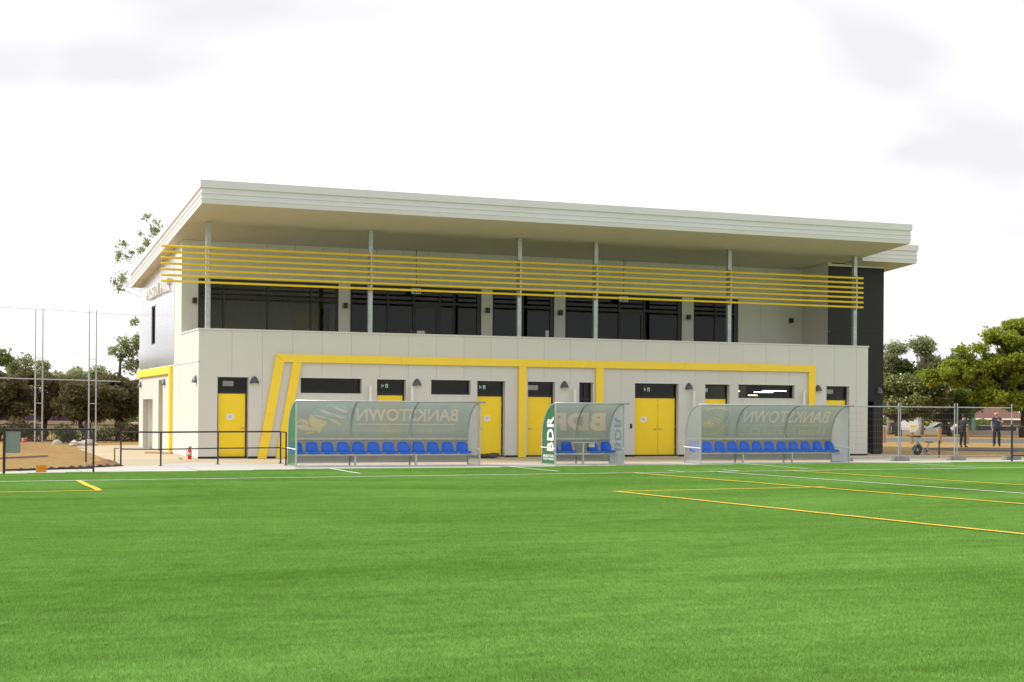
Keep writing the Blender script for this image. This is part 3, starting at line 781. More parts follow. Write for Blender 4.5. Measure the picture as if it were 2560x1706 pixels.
MB().box(XD1 - 0.08, XD1, Y2 + 0.081, DEP, 0.02, 6.5).prism([(Y2 + 0.081, 6.51), (DEP, 6.51), (DEP, 6.55), (Y2 + 0.081, 7.43)], 0, XD1 - 0.08, XD1).build('charcoal_side', M_char, club)
MB().box(XD0 + 0.001, XD1 - 0.001, Y2 - 0.012, Y2 + 0.06, 7.442, 7.53).build('head_trim', M_trim, club)

# ---- galvanised columns and yellow sun-shade rails
for x in (0.33, 5.79, 11.22, 14.17, 19.64, 25.17):
    c = MB().box(x - 0.075, x + 0.075, 0.245, 0.395, 3.301, zs(0.32) - 0.002).build('column', M_galv, club, bevel=0.008)
    MB().box(x - 0.11, x + 0.11, 0.242, 0.43, 3.3, 3.312).build('base_plate', M_galv, c)
    br = MB(); br.box(x - 0.03, x + 0.03, 0.15, 0.244, 5.62, 6.92); br.build('rail_bracket', M_galv, c)
for k in range(7):
    z = 6.83 - k * 0.187
    MB().tube([(-1.20, 0.115, z), (25.42, 0.115, z)], 0.039, 10).build('sunshade_rail', M_yrail, club, smooth=False)

# ---- roofs
def fascia_profile():       # (out, up) from bottom to top, closing along the back
    return [(0.0, 0.0), (0.012, 0.0), (0.03, 0.13), (0.045, 0.15), (0.045, 0.175), (0.022, 0.19), (0.022, 0.285), (0.045, 0.305), (0.045, 0.33), (0.022, 0.345), (0.022, 0.475), (0.06, 0.48), (0.07, 0.49), (0.07, 0.70), (0.0, 0.70)]
def roof(xl, xr, yf, yb, zf, slope, seg, names=('roof', 'fascia')):
    zz = lambda y: zf + slope * (y - yf)
    body = MB()
    body.add([(xl, yf, zz(yf) + 0.012), (xr, yf, zz(yf) + 0.012), (xr, yb, zz(yb) + 0.012), (xl, yb, zz(yb) + 0.012),
              (xl, yf, zz(yf) + 0.69), (xr, yf, zz(yf) + 0.69), (xr, yb, zz(yb) + 0.69), (xl, yb, zz(yb) + 0.69)],
             [(0, 1, 2, 3), (4, 7, 6, 5), (0, 4, 5, 1), (1, 5, 6, 2), (2, 6, 7, 3), (3, 7, 4, 0)])
    ro = body.build('roof', M_fascia, club)
    # soffit lining boards
    nb = int((xr - xl) / 2.4) + 1
    for k in range(nb):
        a, b = xl + (xr - xl) * k / nb, xl + (xr - xl) * (k + 1) / nb
        s = MB(); s.add([(a + 0.002, yf, zz(yf)), (b - 0.002, yf, zz(yf)), (b - 0.002, yb, zz(yb)), (a + 0.002, yb, zz(yb)), (a + 0.002, yf, zz(yf) + 0.010), (b - 0.002, yf, zz(yf) + 0.010), (b - 0.002, yb, zz(yb) + 0.010), (a + 0.002, yb, zz(yb) + 0.010)],
                     [(0, 1, 2, 3), (4, 7, 6, 5), (0, 4, 5, 1), (1, 5, 6, 2), (2, 6, 7, 3), (3, 7, 4, 0)])
        s.build('soffit_board', M_soffit, ro)
    pr = fascia_profile(); n = len(pr)
    def run(p0, p1, mit0, mit1, outv):
        """fascia run from p0 to p1 (x, y), mitre = how far the ends grow with 'out'"""
        d = Vector((p1[0] - p0[0], p1[1] - p0[1], 0)).normalized()
        v = []
        for (p, mt) in ((p0, -mit0), (p1, mit1)):
            for o_, u in pr:
                q = Vector((p[0], p[1], 0)) + Vector(outv) * o_ + d * (o_ * mt)
                yy = min(max(q.y, yf), yb)
                v.append((q.x, q.y, zz(yy) + u - (0.001 if u == 0 else 0)))
        f = [tuple(range(n)), tuple(range(2 * n - 1, n - 1, -1))] + [(i, i + n, (i + 1) % n + n, (i + 1) % n) for i in range(n)]
        MB().add(v, f).build('fascia', M_fascia, club)
    m = max(1, round((xr - xl) / seg))
    for k in range(m):
        run((xl + (xr - xl) * k / m + (0.0015 if k else 0), yf), (xl + (xr - xl) * (k + 1) / m, yf), 1 if k == 0 else 0, 1 if k == m - 1 else 0, (0, -1, 0))
    run((xl, yb), (xl, yf), 0, 1, (-1, 0, 0)); run((xr, yf), (xr, yb), 1, 0, (1, 0, 0))
    # cap
    cap = MB(); cap.add([(xl - 0.072, yf - 0.072, zf + 0.701), (xr + 0.072, yf - 0.072, zf + 0.701), (xr + 0.072, yb, zz(yb) + 0.701), (xl - 0.072, yb, zz(yb) + 0.701),
             (xl - 0.072, yf - 0.072, zf + 0.712), (xr + 0.072, yf - 0.072, zf + 0.712), (xr + 0.072, yb, zz(yb) + 0.712), (xl - 0.072, yb, zz(yb) + 0.712)],
             [(0, 1, 2, 3), (4, 7, 6, 5), (0, 4, 5, 1), (1, 5, 6, 2), (2, 6, 7, 3), (3, 7, 4, 0)])
    cap.build('roof_sheet', M_fascia, club)
roof(-0.34, 25.68, -2.44, 14.55, zs(-2.44), -0.0785, 5.3)
roof(25.80, 28.30, 0.70, 14.4, 7.58, -0.0785, 5.3)

# ---- lettering on the silver wall
def text_mesh(s, size=1.0, shear=0.0, bold=0.0, extrude=0.0, spacing=1.0, align='LEFT'):
    cu = bpy.data.curves.new('t', 'FONT'); cu.body = s; cu.size = size; cu.shear = shear; cu.offset = bold
    cu.extrude = extrude; cu.space_character = spacing; cu.resolution_u = 3; cu.align_x = align
    ob = bpy.data.objects.new('t', cu); COL.objects.link(ob)
    dg = bpy.context.evaluated_depsgraph_get(); dg.update()
    me = bpy.data.meshes.new_from_object(ob.evaluated_get(dg))
    bpy.data.objects.remove(ob); bpy.data.curves.remove(cu)
    v = [tuple(p.co) for p in me.vertices]; f = [tuple(p.vertices) for p in me.polygons]
    bpy.data.meshes.remove(me)
    return v, f
def fit(v, w=None, h=None):
    x0, x1 = min(p[0] for p in v), max(p[0] for p in v); y0, y1 = min(p[1] for p in v), max(p[1] for p in v)
    sx = (w / (x1 - x0)) if w else 1; sy = (h / (y1 - y0)) if h else sx
    return [((p[0] - x0) * sx, (p[1] - y0) * sy, p[2]) for p in v]
M_letter = mat('white_letter', (0.72, 0.72, 0.71), 0.4, var=0.03)
cur = 11.7; letters = 'PADSTOW PARK'; wid = 5.7 / len(letters)
for ch in letters:
    if ch != ' ':
        v, f = text_mesh(ch, 1, bold=0.012, extrude=0.5)
        v = fit(v, wid * 0.82, 0.46)
        zr = max(p[2] for p in v) - min(p[2] for p in v)
        MB().add([(-0.075 + p[2] / zr * 0.09, cur - p[0], 5.86 + p[1]) for p in v], f).build('sign_letter', M_letter, club)
    cur -= wid
# notices on the doors
for (x, z, w, h, d, lab) in ((1.06, 1.36, 0.24, 0.19, 0, 'white paper notice on the yellow door at the left end of the clubhouse'), (9.99, 1.35, 0.22, 0.19, 2, 'white paper notice on the yellow door just right of the longest left dugout'), (16.06, 1.34, 0.22, 0.19, 4, 'white paper notice on the left leaf of the yellow double door')):
    t = thing('paper_notice', (x, REV - 0.047, z), lab, 'notice', 'paper notices on the yellow doors')
    MB().box(x - w / 2, x + w / 2, REV - 0.0495, REV - 0.047, z - h / 2, z + h / 2).build('sheet', M_paper, t)
    g = MB()
    for k in range(5): glyph_quad(g, x - w * 0.33, x + w * (0.33 - 0.1 * (k % 3 == 2)), z + h * (0.25 - 0.13 * k), z + h * (0.25 - 0.13 * k) + 0.01, REV - 0.0505)
    g.build('faint_print', M_ink, t)

# ================================================================== dugouts
M_poly = sheet_mat('printed_polycarbonate', (0.315, 0.36, 0.335), clear=0.10, transl=0.45, tint=(0.8, 0.9, 0.85))
M_polylow = sheet_mat('grey_polycarbonate', (0.33, 0.34, 0.335), clear=0.05, transl=0.5, tint=(0.8, 0.82, 0.82))
M_print = sheet_mat('pale_print', (0.50, 0.475, 0.40), clear=0.10, transl=0.45, gloss=0.04)
M_printy = sheet_mat('yellow_print', (0.52, 0.46, 0.26), clear=0.10, transl=0.45, gloss=0.04)
M_printt = sheet_mat('teal_print', (0.29, 0.42, 0.385), clear=0.10, transl=0.45, gloss=0.04)
M_faint = sheet_mat('faint_print', (0.37, 0.42, 0.36), clear=0.12, transl=0.6)
M_faint2 = sheet_mat('fainter_print', (0.40, 0.42, 0.36), clear=0.10, transl=0.45, gloss=0.04)
M_clear = sheet_mat('clear_polycarbonate', (0.60, 0.64, 0.64), clear=0.62, transl=0.5, tint=(0.88, 0.9, 0.9), gloss=0.06)
M_pale = sheet_mat('pale_blue_sheet', (0.55, 0.60, 0.62), clear=0.12, transl=0.6)
M_gclear = sheet_mat('green_tinted_sheet', (0.13, 0.30, 0.17), clear=0.45, transl=0.5, tint=(0.50, 0.80, 0.45), gloss=0.06)
M_gsolid = mat('green_print', (0.022, 0.115, 0.058), 0.35, var=0.06, scale=2)
M_gletter = mat('white_print', (0.82, 0.83, 0.81), 0.4, var=0.03)

DH, DD, ZR = 1.85, 1.02, 0.80          # height, depth, height of the mid rail
def prof_pt(s):
    """s in 0..1: from the mid rail at the back up and over to the front edge"""
    t = s * math.pi / 2
    return DD * math.cos(t) ** 0.95, ZR + (DH - ZR) * math.sin(t)
# arc length table
_N = 200; _tab = [0.0]
for k in range(1, _N + 1):
    a, b = prof_pt((k - 1) / _N), prof_pt(k / _N); _tab.append(_tab[-1] + math.hypot(a[0] - b[0], a[1] - b[1]))
ARC = _tab[-1]
def arc_pt(l, off=0.0):
    l = min(max(l, 0), ARC); k = min(int(np.searchsorted(_tab, l)), _N); k = max(k, 1)
    u = (k - 1 + (l - _tab[k - 1]) / max(1e-9, _tab[k] - _tab[k - 1])) / _N
    y, z = prof_pt(u); a, b = prof_pt(max(0, u - 0.01)), prof_pt(min(1, u + 0.01))
    d = Vector((b[0] - a[0], b[1] - a[1])).normalized(); nrm = Vector((-d.y, -(-d.x)))  # turn to the inside
    nrm = Vector((-d.y, d.x)) if (-d.y) < 0 else Vector((d.y, -d.x))
    return y + nrm.x * off, z + nrm.y * off
def on_arc(v, f, off=0.012, step=0.07):
    """bend flat art (x, l) onto the curved panel, cutting it into strips first"""
    bm = bmesh.new(); vs = [bm.verts.new((p[0], p[1], 0)) for p in v]
    for q in f:
        try: bm.faces.new([vs[i] for i in q])
        except ValueError: pass
    l0, l1 = min(p[1] for p in v), max(p[1] for p in v)
    k = l0 + step
    while k < l1:
        bmesh.ops.bisect_plane(bm, geom=bm.verts[:] + bm.edges[:] + bm.faces[:], plane_co=(0, k, 0), plane_no=(0, 1, 0)); k += step
    bm.verts.index_update()
    vv = []
    for p in bm.verts:
        y, z = arc_pt(p.co.y, off); vv.append((p.co.x, y, z))
    ff = [tuple(x.index for x in q.verts) for q in bm.faces]; bm.free()
    return vv, ff

def seat_mesh():
    prof = [(0.0, 0.012, 1.0), (0.004, 0.040, 1.0), (0.03, 0.052, 1.0), (0.14, 0.046, 1.0), (0.25, 0.040, 0.98), (0.31, 0.055, 0.97), (0.345, 0.11, 0.97), (0.365, 0.19, 0.96), (0.38, 0.26, 0.90), (0.392, 0.31, 0.76), (0.398, 0.335, 0.56), (0.40, 0.348, 0.25)]
    W = 0.385; nu = 10; bm = bmesh.new(); grid = []
    for k, (y, z, w) in enumerate(prof):
        row = []
        for i in range(nu + 1):
            u = i / nu * 2 - 1
            curl = 0.03 * abs(u) ** 3
            if k >= 5: row.append(bm.verts.new((u * W / 2 * w, y - curl * 2.2 * w, z)))
            else: row.append(bm.verts.new((u * W / 2 * w, y, z + curl * (0.3 + 0.18 * k))))
        grid.append(row)
    for k in range(len(prof) - 1):
        for i in range(nu): bm.faces.new((grid[k][i], grid[k][i + 1], grid[k + 1][i + 1], grid[k + 1][i]))
    bmesh.ops.recalc_face_normals(bm, faces=bm.faces)
    bmesh.ops.solidify(bm, geom=bm.faces[:], thickness=0.016)
    me = bpy.data.meshes.new('seat'); bm.to_mesh(me); bm.free()
    me.materials.append(M_seat); me.polygons.foreach_set('use_smooth', [True] * len(me.polygons))
    return me
SEAT = seat_mesh()

def side_poly(n=18):
    pts = [(0.0, 0.04), (DD, 0.04)]
    for k in range(n + 1):
        pts.append(prof_pt(k / n))
    return pts

def dugout(loc, length, bays, seats, legs, label, side_l, side_r, rz=0.0):
    d = thing('dugout', loc, label, 'dugout', 'team dugouts along the touchline', rz)
    Z0 = (0, 0, 0)
    B = lambda mb, name, m, par=None, **k: mb.build(name, m, par or d, org=Z0, **k)
    bl = length / bays
    for k in range(bays + 1):
        x = k * bl
        pts = [(x, DD, 0.0), (x, DD, 0.4), (x, DD, ZR)] + [(x, *prof_pt(s / 14)) for s in range(1, 15)]
        B(MB().tube(pts, 0.024, 8), 'rib', M_alu, smooth=True)
    for x in (0.0, length):
        B(MB().box(x - 0.022, x + 0.022, -0.02, 0.024, 0.0, DH - 0.02), 'front_post', M_alu, bevel=0.004)
        B(MB().box(x - 0.02, x + 0.02, 0.025, DD - 0.025, 0.0, 0.04), 'side_rail', M_alu)
        B(MB().tube([(x - 0.02, -0.03, 0.50), (x - 0.02, DD + 0.03, 0.52)], 0.016, 8), 'side_brace', M_white)
    tr = B(MB().tube([(-0.02, 0.02, DH + 0.012), (length + 0.16, 0.02, DH + 0.012)], 0.026, 10), 'top_rail', M_alu, smooth=True)
    B(MB().lathe([(0.020, -0.002), (0.027, 0.0), (0.027, 0.02)], 10, (length + 0.145, 0.02, DH + 0.012), 0), 'end_cap', M_black, tr)
    B(MB().box(0.022, length - 0.022, -0.02, 0.02, 0.0, 0.045), 'bottom_rail', M_alu, bevel=0.003)
    B(MB().box(0.022, length - 0.022, DD - 0.02, DD + 0.02, 0.08, 0.12), 'rear_bottom_rail', M_alu)
    B(MB().box(0.022, length - 0.022, DD - 0.035, DD + 0.02, ZR - 0.06, ZR), 'rear_mid_rail', M_alu, bevel=0.004)
    for k in range(bays):
        a, b = k * bl + 0.02, (k + 1) * bl - 0.02
        B(MB().add([(a, DD, 0.12), (b, DD, 0.12), (b, DD, ZR - 0.06), (a, DD, ZR - 0.06)], [(0, 1, 2, 3)]), 'lower_panel', M_polylow)
    for x, m in ((0.0, side_l), (length, side_r)):
        B(MB().add([(x, p[0], p[1]) for p in side_poly()], [tuple(range(len(side_poly())))]), 'side_panel', m)
    B(MB().box(0.03, length - 0.03, 0.46, 0.52, 0.30, 0.345), 'bench_beam', M_alu, bevel=0.003)
    B(MB().box(0.03, length - 0.03, 0.72, 0.78, 0.30, 0.345), 'bench_beam', M_alu, bevel=0.003)
    for x in legs:
        B(MB().box(x - 0.025, x + 0.025, 0.47, 0.51, 0.0, 0.30).box(x - 0.02, x + 0.02, 0.52, 0.72, 0.305, 0.34), 'bench_leg', M_alu)
    for x in seats:
        s = link('seat', SEAT, d); s.location = (x, 0.40, 0.345)
    return d

def LZ(z):
    t = math.asin(min(1, (z - ZR) / (DH - ZR))) / (math.pi / 2)
    k = t * _N; i = min(int(k), _N - 1)
    return _tab[i] + (_tab[i + 1] - _tab[i]) * (k - i)
ART = {}
def printed(d, name, v, f, m, off=0.014):
    ART.setdefault(d.name, []).append((name, [(p[0], p[1]) for p in v], f, m))
from mathutils.geometry import delaunay_2d_cdt
def finish_panels(d, length, bays):
    """cut the printed art out of the curved panels so that print and sheet lie side by side in one skin"""
    vs, es, fs, own = [], [], [], []
    bl = length / bays
    def addv(x, y): vs.append(Vector((x, y))); return len(vs) - 1
    for k in range(bays):
        a, b = k * bl + 0.02, (k + 1) * bl - 0.02
        i = [addv(a, 0), addv(b, 0), addv(b, ARC), addv(a, ARC)]
        fs.append(i); own.append(('bay', k))
    n = 22
    for k in range(1, n):
        es.append((addv(0.0, ARC * k / n), addv(length, ARC * k / n)))
    items = ART.get(d.name, [])
    for q, (name, v, f, m) in enumerate(items):
        o = len(vs); vs.extend(Vector(p) for p in v)
        for t_ in f:
            ar_ = sum(v[t_[k - 1]][0] * v[t_[k]][1] - v[t_[k]][0] * v[t_[k - 1]][1] for k in range(len(t_)))
            if abs(ar_) < 1e-9: continue
            fs.append([i + o for i in (t_ if ar_ > 0 else t_[::-1])]); own.append(('art', q))
    ov, oe, of, _, _, off_ = delaunay_2d_cdt(vs, es, fs, 0, 1e-5)
    groups = {}
    for tri, org_ in zip(of, off_):
        if not org_: continue
        bay = [own[i][1] for i in org_ if own[i][0] == 'bay']; art_ = [own[i][1] for i in org_ if own[i][0] == 'art']
        if not bay: continue
        groups.setdefault(('art', max(art_)) if art_ else ('bay', bay[0]), []).append(tri)
    for key, tris in groups.items():
        used = sorted({i for t_ in tris for i in t_}); mp_ = {i: j for j, i in enumerate(used)}
        v3 = []
        for i in used:
            y, z = arc_pt(ov[i].y, 0.004); v3.append((ov[i].x, y, z))
        nm, mm = ('curved_panel', M_poly) if key[0] == 'bay' else (items[key[1]][0], items[key[1]][3])
        MB().add(v3, [tuple(mp_[i] for i in t_) for t_ in tris]).build(nm, mm, d, org=(0, 0, 0), recalc=False, smooth=True)

def mirrored_text(d, s, x_right, l0, w, h, m, shear=0.0, bold=0.0, name='printed_lettering', off=0.014, spacing=1.0):
    """text read from behind: it starts at x_right and runs to the left"""
    v, f = text_mesh(s, 1.0, shear, bold, spacing=spacing); v = fit(v, w, h)
    return printed(d, name, [(x_right - p[0], l0 + p[1], 0) for p in v], f, m, off)
def blob(pts, n=6):
    """closed smooth outline through the points (Catmull-Rom)"""
    out = []; k = len(pts)
    for i in range(k):
        p0, p1, p2, p3 = (Vector((*pts[(i + j - 1) % k], 0)) for j in range(4))
        for s in range(n):
            t = s / n
            q = 0.5 * ((2 * p1) + (p2 - p0) * t + (2 * p0 - 5 * p1 + 4 * p2 - p3) * t * t + (3 * p1 - p0 - 3 * p2 + p3) * t ** 3)
            out.append((q.x, q.y))
    return out
def art(d, name, outline, m, tf, smooth=True, off=0.014):
    p = blob(outline) if smooth else outline
    p = [tf(*q) for q in p]
    bm = bmesh.new(); vs = [bm.verts.new((x, l, 0)) for x, l in p]; bm.faces.new(vs)
    bmesh.ops.triangulate(bm, faces=bm.faces[:]); bm.verts.index_update()
    v = [tuple(q.co) for q in bm.verts]; f = [tuple(x.index for x in q.verts) for q in bm.faces]; bm.free()
    return printed(d, name, v, f, m, off)

def club_emblem(d, x0, z0, sx, sz, m_y, m_t, m_p):
    """teal bands over a yellow cup with leaves to its left; art about 580 wide and 360 high, y down"""
    tf = lambda x, y: (x0 + (x - 110) / 580 * sx, LZ(z0 - (y - 95) / 360 * sz))
    for o in ([(400, 112), (480, 96), (600, 110), (668, 145), (690, 188), (640, 186), (540, 150), (450, 128)],
              [(274, 200), (300, 160), (350, 150), (430, 178), (560, 216), (672, 236), (690, 268), (600, 262), (480, 240), (380, 216), (300, 216)]):
        art(d, 'printed_emblem', o, m_t, tf)
    for o in ([(510, 135), (580, 150), (688, 192), (640, 196), (560, 166)], [(345, 160), (420, 178), (540, 218), (500, 224), (420, 204)],
              [(535, 222), (600, 234), (668, 258), (620, 266), (560, 246)], [(300, 226), (370, 236), (460, 262), (430, 267), (340, 248)]):
        art(d, 'printed_emblem', o, m_p, tf)
    for o in ([(268, 222), (252, 290), (278, 350), (330, 395), (385, 437), (412, 382), (470, 318), (400, 292), (330, 268)],
              [(135, 276), (190, 276), (238, 308), (256, 345), (200, 330), (160, 305)], [(118, 356), (200, 346), (270, 368), (338, 404), (270, 412), (180, 400), (132, 376)],
              [(220, 454), (262, 430), (345, 430), (290, 449)], [(110, 301), (138, 300), (146, 318), (120, 322)], [(465, 265), (530, 276), (608, 318), (624, 345), (540, 314)]):
        art(d, 'printed_emblem', o, m_y, tf)

LEN = 5.46
# left dugout
d1 = dugout((1.47, -7.45, 0.004), LEN, 3, [0.16 + 0.4545 * k for k in range(12)], [1.84, 3.66],
            'left of the two long dugouts, twelve blue seats and green left end', M_gclear, M_clear)
mirrored_text(d1, 'BANKSTOWN', 5.10, LZ(1.29), 3.2, LZ(1.66) - LZ(1.29), M_print, shear=0.25, bold=0.022)
printed(d1, 'printed_rule', [(1.95, LZ(1.19), 0), (5.0, LZ(1.19), 0), (5.0, LZ(1.215), 0), (1.95, LZ(1.215), 0)], [(0, 1, 2, 3)], M_print)
mirrored_text(d1, 'District Amateur Football Association', 4.98, LZ(0.955), 3.05, LZ(1.11) - LZ(0.955), M_faint2, bold=0.01)
club_emblem(d1, 0.22, 1.79, 1.46, 0.88, M_printy, M_printt, M_print)
# middle dugout
d2 = dugout((9.38, -7.35, 0.004), 2.27, 2, [0.20, 0.665, 1.53, 1.99], [1.13],
            'short middle dugout with four blue seats and green BDR end panel', M_gsolid, M_pale, 0.0)
mirrored_text(d2, 'BDR', 2.13, LZ(1.03), 1.98, LZ(1.58) - LZ(1.03), M_print, shear=0.18, bold=0.045, spacing=1.05)
v, f = text_mesh('District Referees', 1.0); v = fit(v, 1.75, 0.13)
MB().add([(2.0 - p[0], DD - 0.012, 0.18 + p[1]) for p in v], f).build('printed_lettering', M_faint2, d2, org=(0, 0, 0), recalc=False)
# BDR on its end panel: reads upwards, seen from the left; white letters
v, f = text_mesh('BDR', 1.0, bold=0.03, spacing=1.1); v = fit(v, 1.04, 0.50)
MB().add([(-0.008, 0.12 + p[1], 0.42 + p[0]) for p in v], f).build('end_lettering', M_gletter, d2, org=(0, 0, 0), recalc=False)
v, f = text_mesh('BANKSTOWN', 1.0, bold=0.02); v = fit(v, 0.80, 0.085)
MB().add([(-0.008, 0.90 - p[0], 0.225 + p[1]) for p in v], f).build('end_lettering', M_gletter, d2, org=(0, 0, 0), recalc=False)
v, f = text_mesh('DISTRICT REFEREES', 1.0, bold=0.02); v = fit(v, 0.80, 0.06)
MB().add([(-0.008, 0.90 - p[0], 0.145 + p[1]) for p in v], f).build('end_lettering', M_gletter, d2, org=(0, 0, 0), recalc=False)
v, f = text_mesh('BDR', 1.0, bold=0.03, spacing=1.1); v = fit(v, 1.04, 0.46)
MB().add([(2.27 - 0.008, 0.62 - p[1], 0.42 + p[0]) for p in v], f).build('end_lettering', sheet_mat('end_print', (0.46, 0.54, 0.56), 0.1, 0.6), d2, org=(0, 0, 0), recalc=False)
finish_panels(d1, LEN, 3); finish_panels(d2, 2.27, 2)
# small scorer's shelf on the middle leg
MB().box(0.72, 1.55, 0.40, 0.62, 0.66, 0.685).box(1.105, 1.155, 0.47, 0.51, 0.30, 0.66).box(1.30, 1.50, 0.44, 0.58, 0.53, 0.655).build('shelf', M_alu, d2, org=(0, 0, 0))
# right dugout
d3 = dugout((14.30, -7.35, 0.004), LEN, 3, [0.16 + 0.4545 * k for k in range(12)], [1.80, 3.62],
            'right of the two long dugouts, twelve blue seats and clear left end', M_clear, M_pale)
mirrored_text(d3, 'BANKSTOWN', 5.24, LZ(1.29), 3.3, LZ(1.68) - LZ(1.29), M_print, shear=0.25, bold=0.012)
printed(d3, 'printed_rule', [(1.95, LZ(1.205), 0), (5.0, LZ(1.205), 0), (5.0, LZ(1.225), 0), (1.95, LZ(1.225), 0)], [(0, 1, 2, 3)], M_faint2)
mirrored_text(d3, 'United Football Club', 5.18, LZ(0.89), 3.18, LZ(1.15) - LZ(0.89), M_faint2, bold=0.008)
# round crest with the name along its top
M_crest = sheet_mat('crest_ring', (0.31, 0.39, 0.36), clear=0.12, transl=0.6)
def ring(r0, r1, n=48): return [(0.85 + r * math.cos(2 * math.pi * k / n), 0.72 + r * math.sin(2 * math.pi * k / n), 0) for r in (r0, r1) for k in range(n)], [(k, (k + 1) % n, n + (k + 1) % n, n + k) for k in range(n)]
v, f = ring(0.60, 0.63); printed(d3, 'printed_emblem', v, f, M_faint2)
club_emblem(d3, 0.55, 1.56, 0.75, 0.46, sheet_mat('pale_yellow_print', (0.44, 0.42, 0.31), 0.1, 0.45), sheet_mat('pale_teal_print', (0.31, 0.39, 0.36), 0.1, 0.45), M_faint2)
word = 'BANKSTOWN'
for k, ch in enumerate(word):
    v, f = text_mesh(ch, 1.0, bold=0.02); v = fit(v, 0.10, 0.12)
    ang = math.radians(52 + k * 9.8)       # mirrored: starts at the right
    ca, sa = math.cos(ang - math.pi / 2), math.sin(ang - math.pi / 2)
    pts_ = []
    for p in v:
        x, y = -(p[0] - 0.05), p[1] + 0.44
        pts_.append((0.88 + x * ca - y * sa, 0.70 + x * sa + y * ca, 0))
    printed(d3, 'printed_lettering', pts_, f, M_print)

finish_panels(d3, LEN, 3)

# ================================================================== railings, gate and loose things on the left
def wire_box(p0, p1, z0, z1, spacing, r, diagonal=True, hsp=None):
    """flat wire mesh between two ground points"""
    p0, p1 = Vector((*p0, 0)), Vector((*p1, 0)); Ln = (p1 - p0).length; d = (p1 - p0) / Ln; mb = MB()
    def P(s, z): q = p0 + d * s; return (q.x, q.y, z)
    if diagonal:
        Hh = z1 - z0; k = -Hh
        while k < Ln:
            for sgn in (1, -1):
                s0, s1 = (k, k + Hh); za, zb = (z0, z1) if sgn > 0 else (z1, z0)
                if s0 < 0: za = za + (zb - za) * (-s0) / Hh; s0 = 0
                if s1 > Ln: zb = za + (zb - za) * (Ln - s0) / (s1 - s0); s1 = Ln
                if s1 - s0 > 0.02: mb.tube([P(s0, za), P(s1, zb)], r, 3, False)
            k += spacing
    else:
        k = 0
        while k <= Ln: mb.tube([P(k, z0), P(k, z1)], r, 3, False); k += spacing
        z = z0
        while z <= z1 + 0.01: mb.tube([P(0, z), P(Ln, z)], r, 3, False); z += hsp
    return mb

hr = thing('pedestrian_railing', (-0.25, -4.9, 0), 'black steel two-rail handrail on the concrete left of the dugouts', 'handrail')
posts = [(-3.06, -5.40), (-2.02, -5.85), (-0.25, -4.90), (1.71, -4.40), (1.50, -6.05)]
for (x, y) in posts:
    p = MB().tube([(x, y, 0), (x, y, 0.95)], 0.024, 8).build('post', M_blackpipe, hr)
    MB().lathe([(0.07, 0.0), (0.07, 0.012)], 10, (x, y, 0.004)).build('base_plate', M_blackpipe, p)
for a, b in zip(posts, posts[1:]):
    MB().tube([(*a, 0.95), (*b, 0.95)], 0.024, 8).build('top_rail', M_blackpipe, hr)
    MB().tube([(*a, 0.47), (*b, 0.47)], 0.018, 8).build('mid_rail', M_blackpipe, hr)

gate = thing('chain_link_gate', (-6.39, -10.2, 0), 'black chain-link gate leaf standing open at the left edge of the pitch', 'gate')
A, Bq = (-6.39, -10.25), (-4.22, -9.55)
MB().tube([(*A, 0), (*A, 1.15)], 0.034, 10).sphere((*A, 1.15), 0.036).build('gate_post', M_blackpipe, gate)
MB().tube([(*Bq, 0.0), (*Bq, 1.09)], 0.026, 8).build('gate_stile', M_blackpipe, gate)
MB().tube([(A[0] + 0.04, A[1] + 0.012, 1.08), (Bq[0] + 0.03, Bq[1] + 0.01, 1.08)], 0.026, 8).build('top_rail', M_blackpipe, gate)
MB().tube([(A[0] + 0.04, A[1] + 0.012, 0.10), (*Bq, 0.11)], 0.024, 8).build('bottom_rail', M_blackpipe, gate)
o = wire_box((A[0] + 0.03, A[1] + 0.01), Bq, 0.12, 1.06, 0.075, 0.0028).build('chain_link', M_blackpipe, gate); o['kind'] = 'stuff'
gd = Vector((Bq[0] - A[0], Bq[1] - A[1], 0)).normalized()
def gpt(s, off=0.02): q = Vector((*A, 0)) + gd * s + Vector((-gd.y, gd.x, 0)) * off; return q
def plate(name, s0, s1, z0, z1, m, off=0.02):
    a, b = gpt(s0, off), gpt(s1, off); c, d = gpt(s0, off + 0.006), gpt(s1, off + 0.006)
    return MB().prism([(a.x, a.y), (b.x, b.y), (d.x, d.y), (c.x, c.y)], 2, z0, z1).build(name, m, gate)
plate('grey_sign', 0.04, 0.41, 0.51, 1.04, M_greygreen)
plate('orange_tag', 0.78, 1.05, 0.03, 0.20, M_orange, -0.04)
bp_ = thing('steel_pole', (-4.03, -5.65, 0), 'lone black fence post standing in the dry grass behind the gate', 'post')
MB().tube([(-4.03, -5.65, 0), (-4.03, -5.65, 1.03)], 0.026, 8).build('pole', M_blackpipe, bp_)
MB().lathe([(0.04, 0.0), (0.032, 0.12)], 10, (-4.03, -5.65, 0)).build('foot', M_galv, bp_)
st = thing('timber_stake', (-3.08, -4.07, 0), 'rusty brown survey stake beside the handrail at the slab edge', 'stake')
MB().box(-3.10, -3.06, -4.09, -4.05, 0, 0.47).build('shaft', M_timber, st); MB().box(-3.10, -2.96, -4.085, -4.055, 0.44, 0.465).build('crosspiece', M_timber, st)

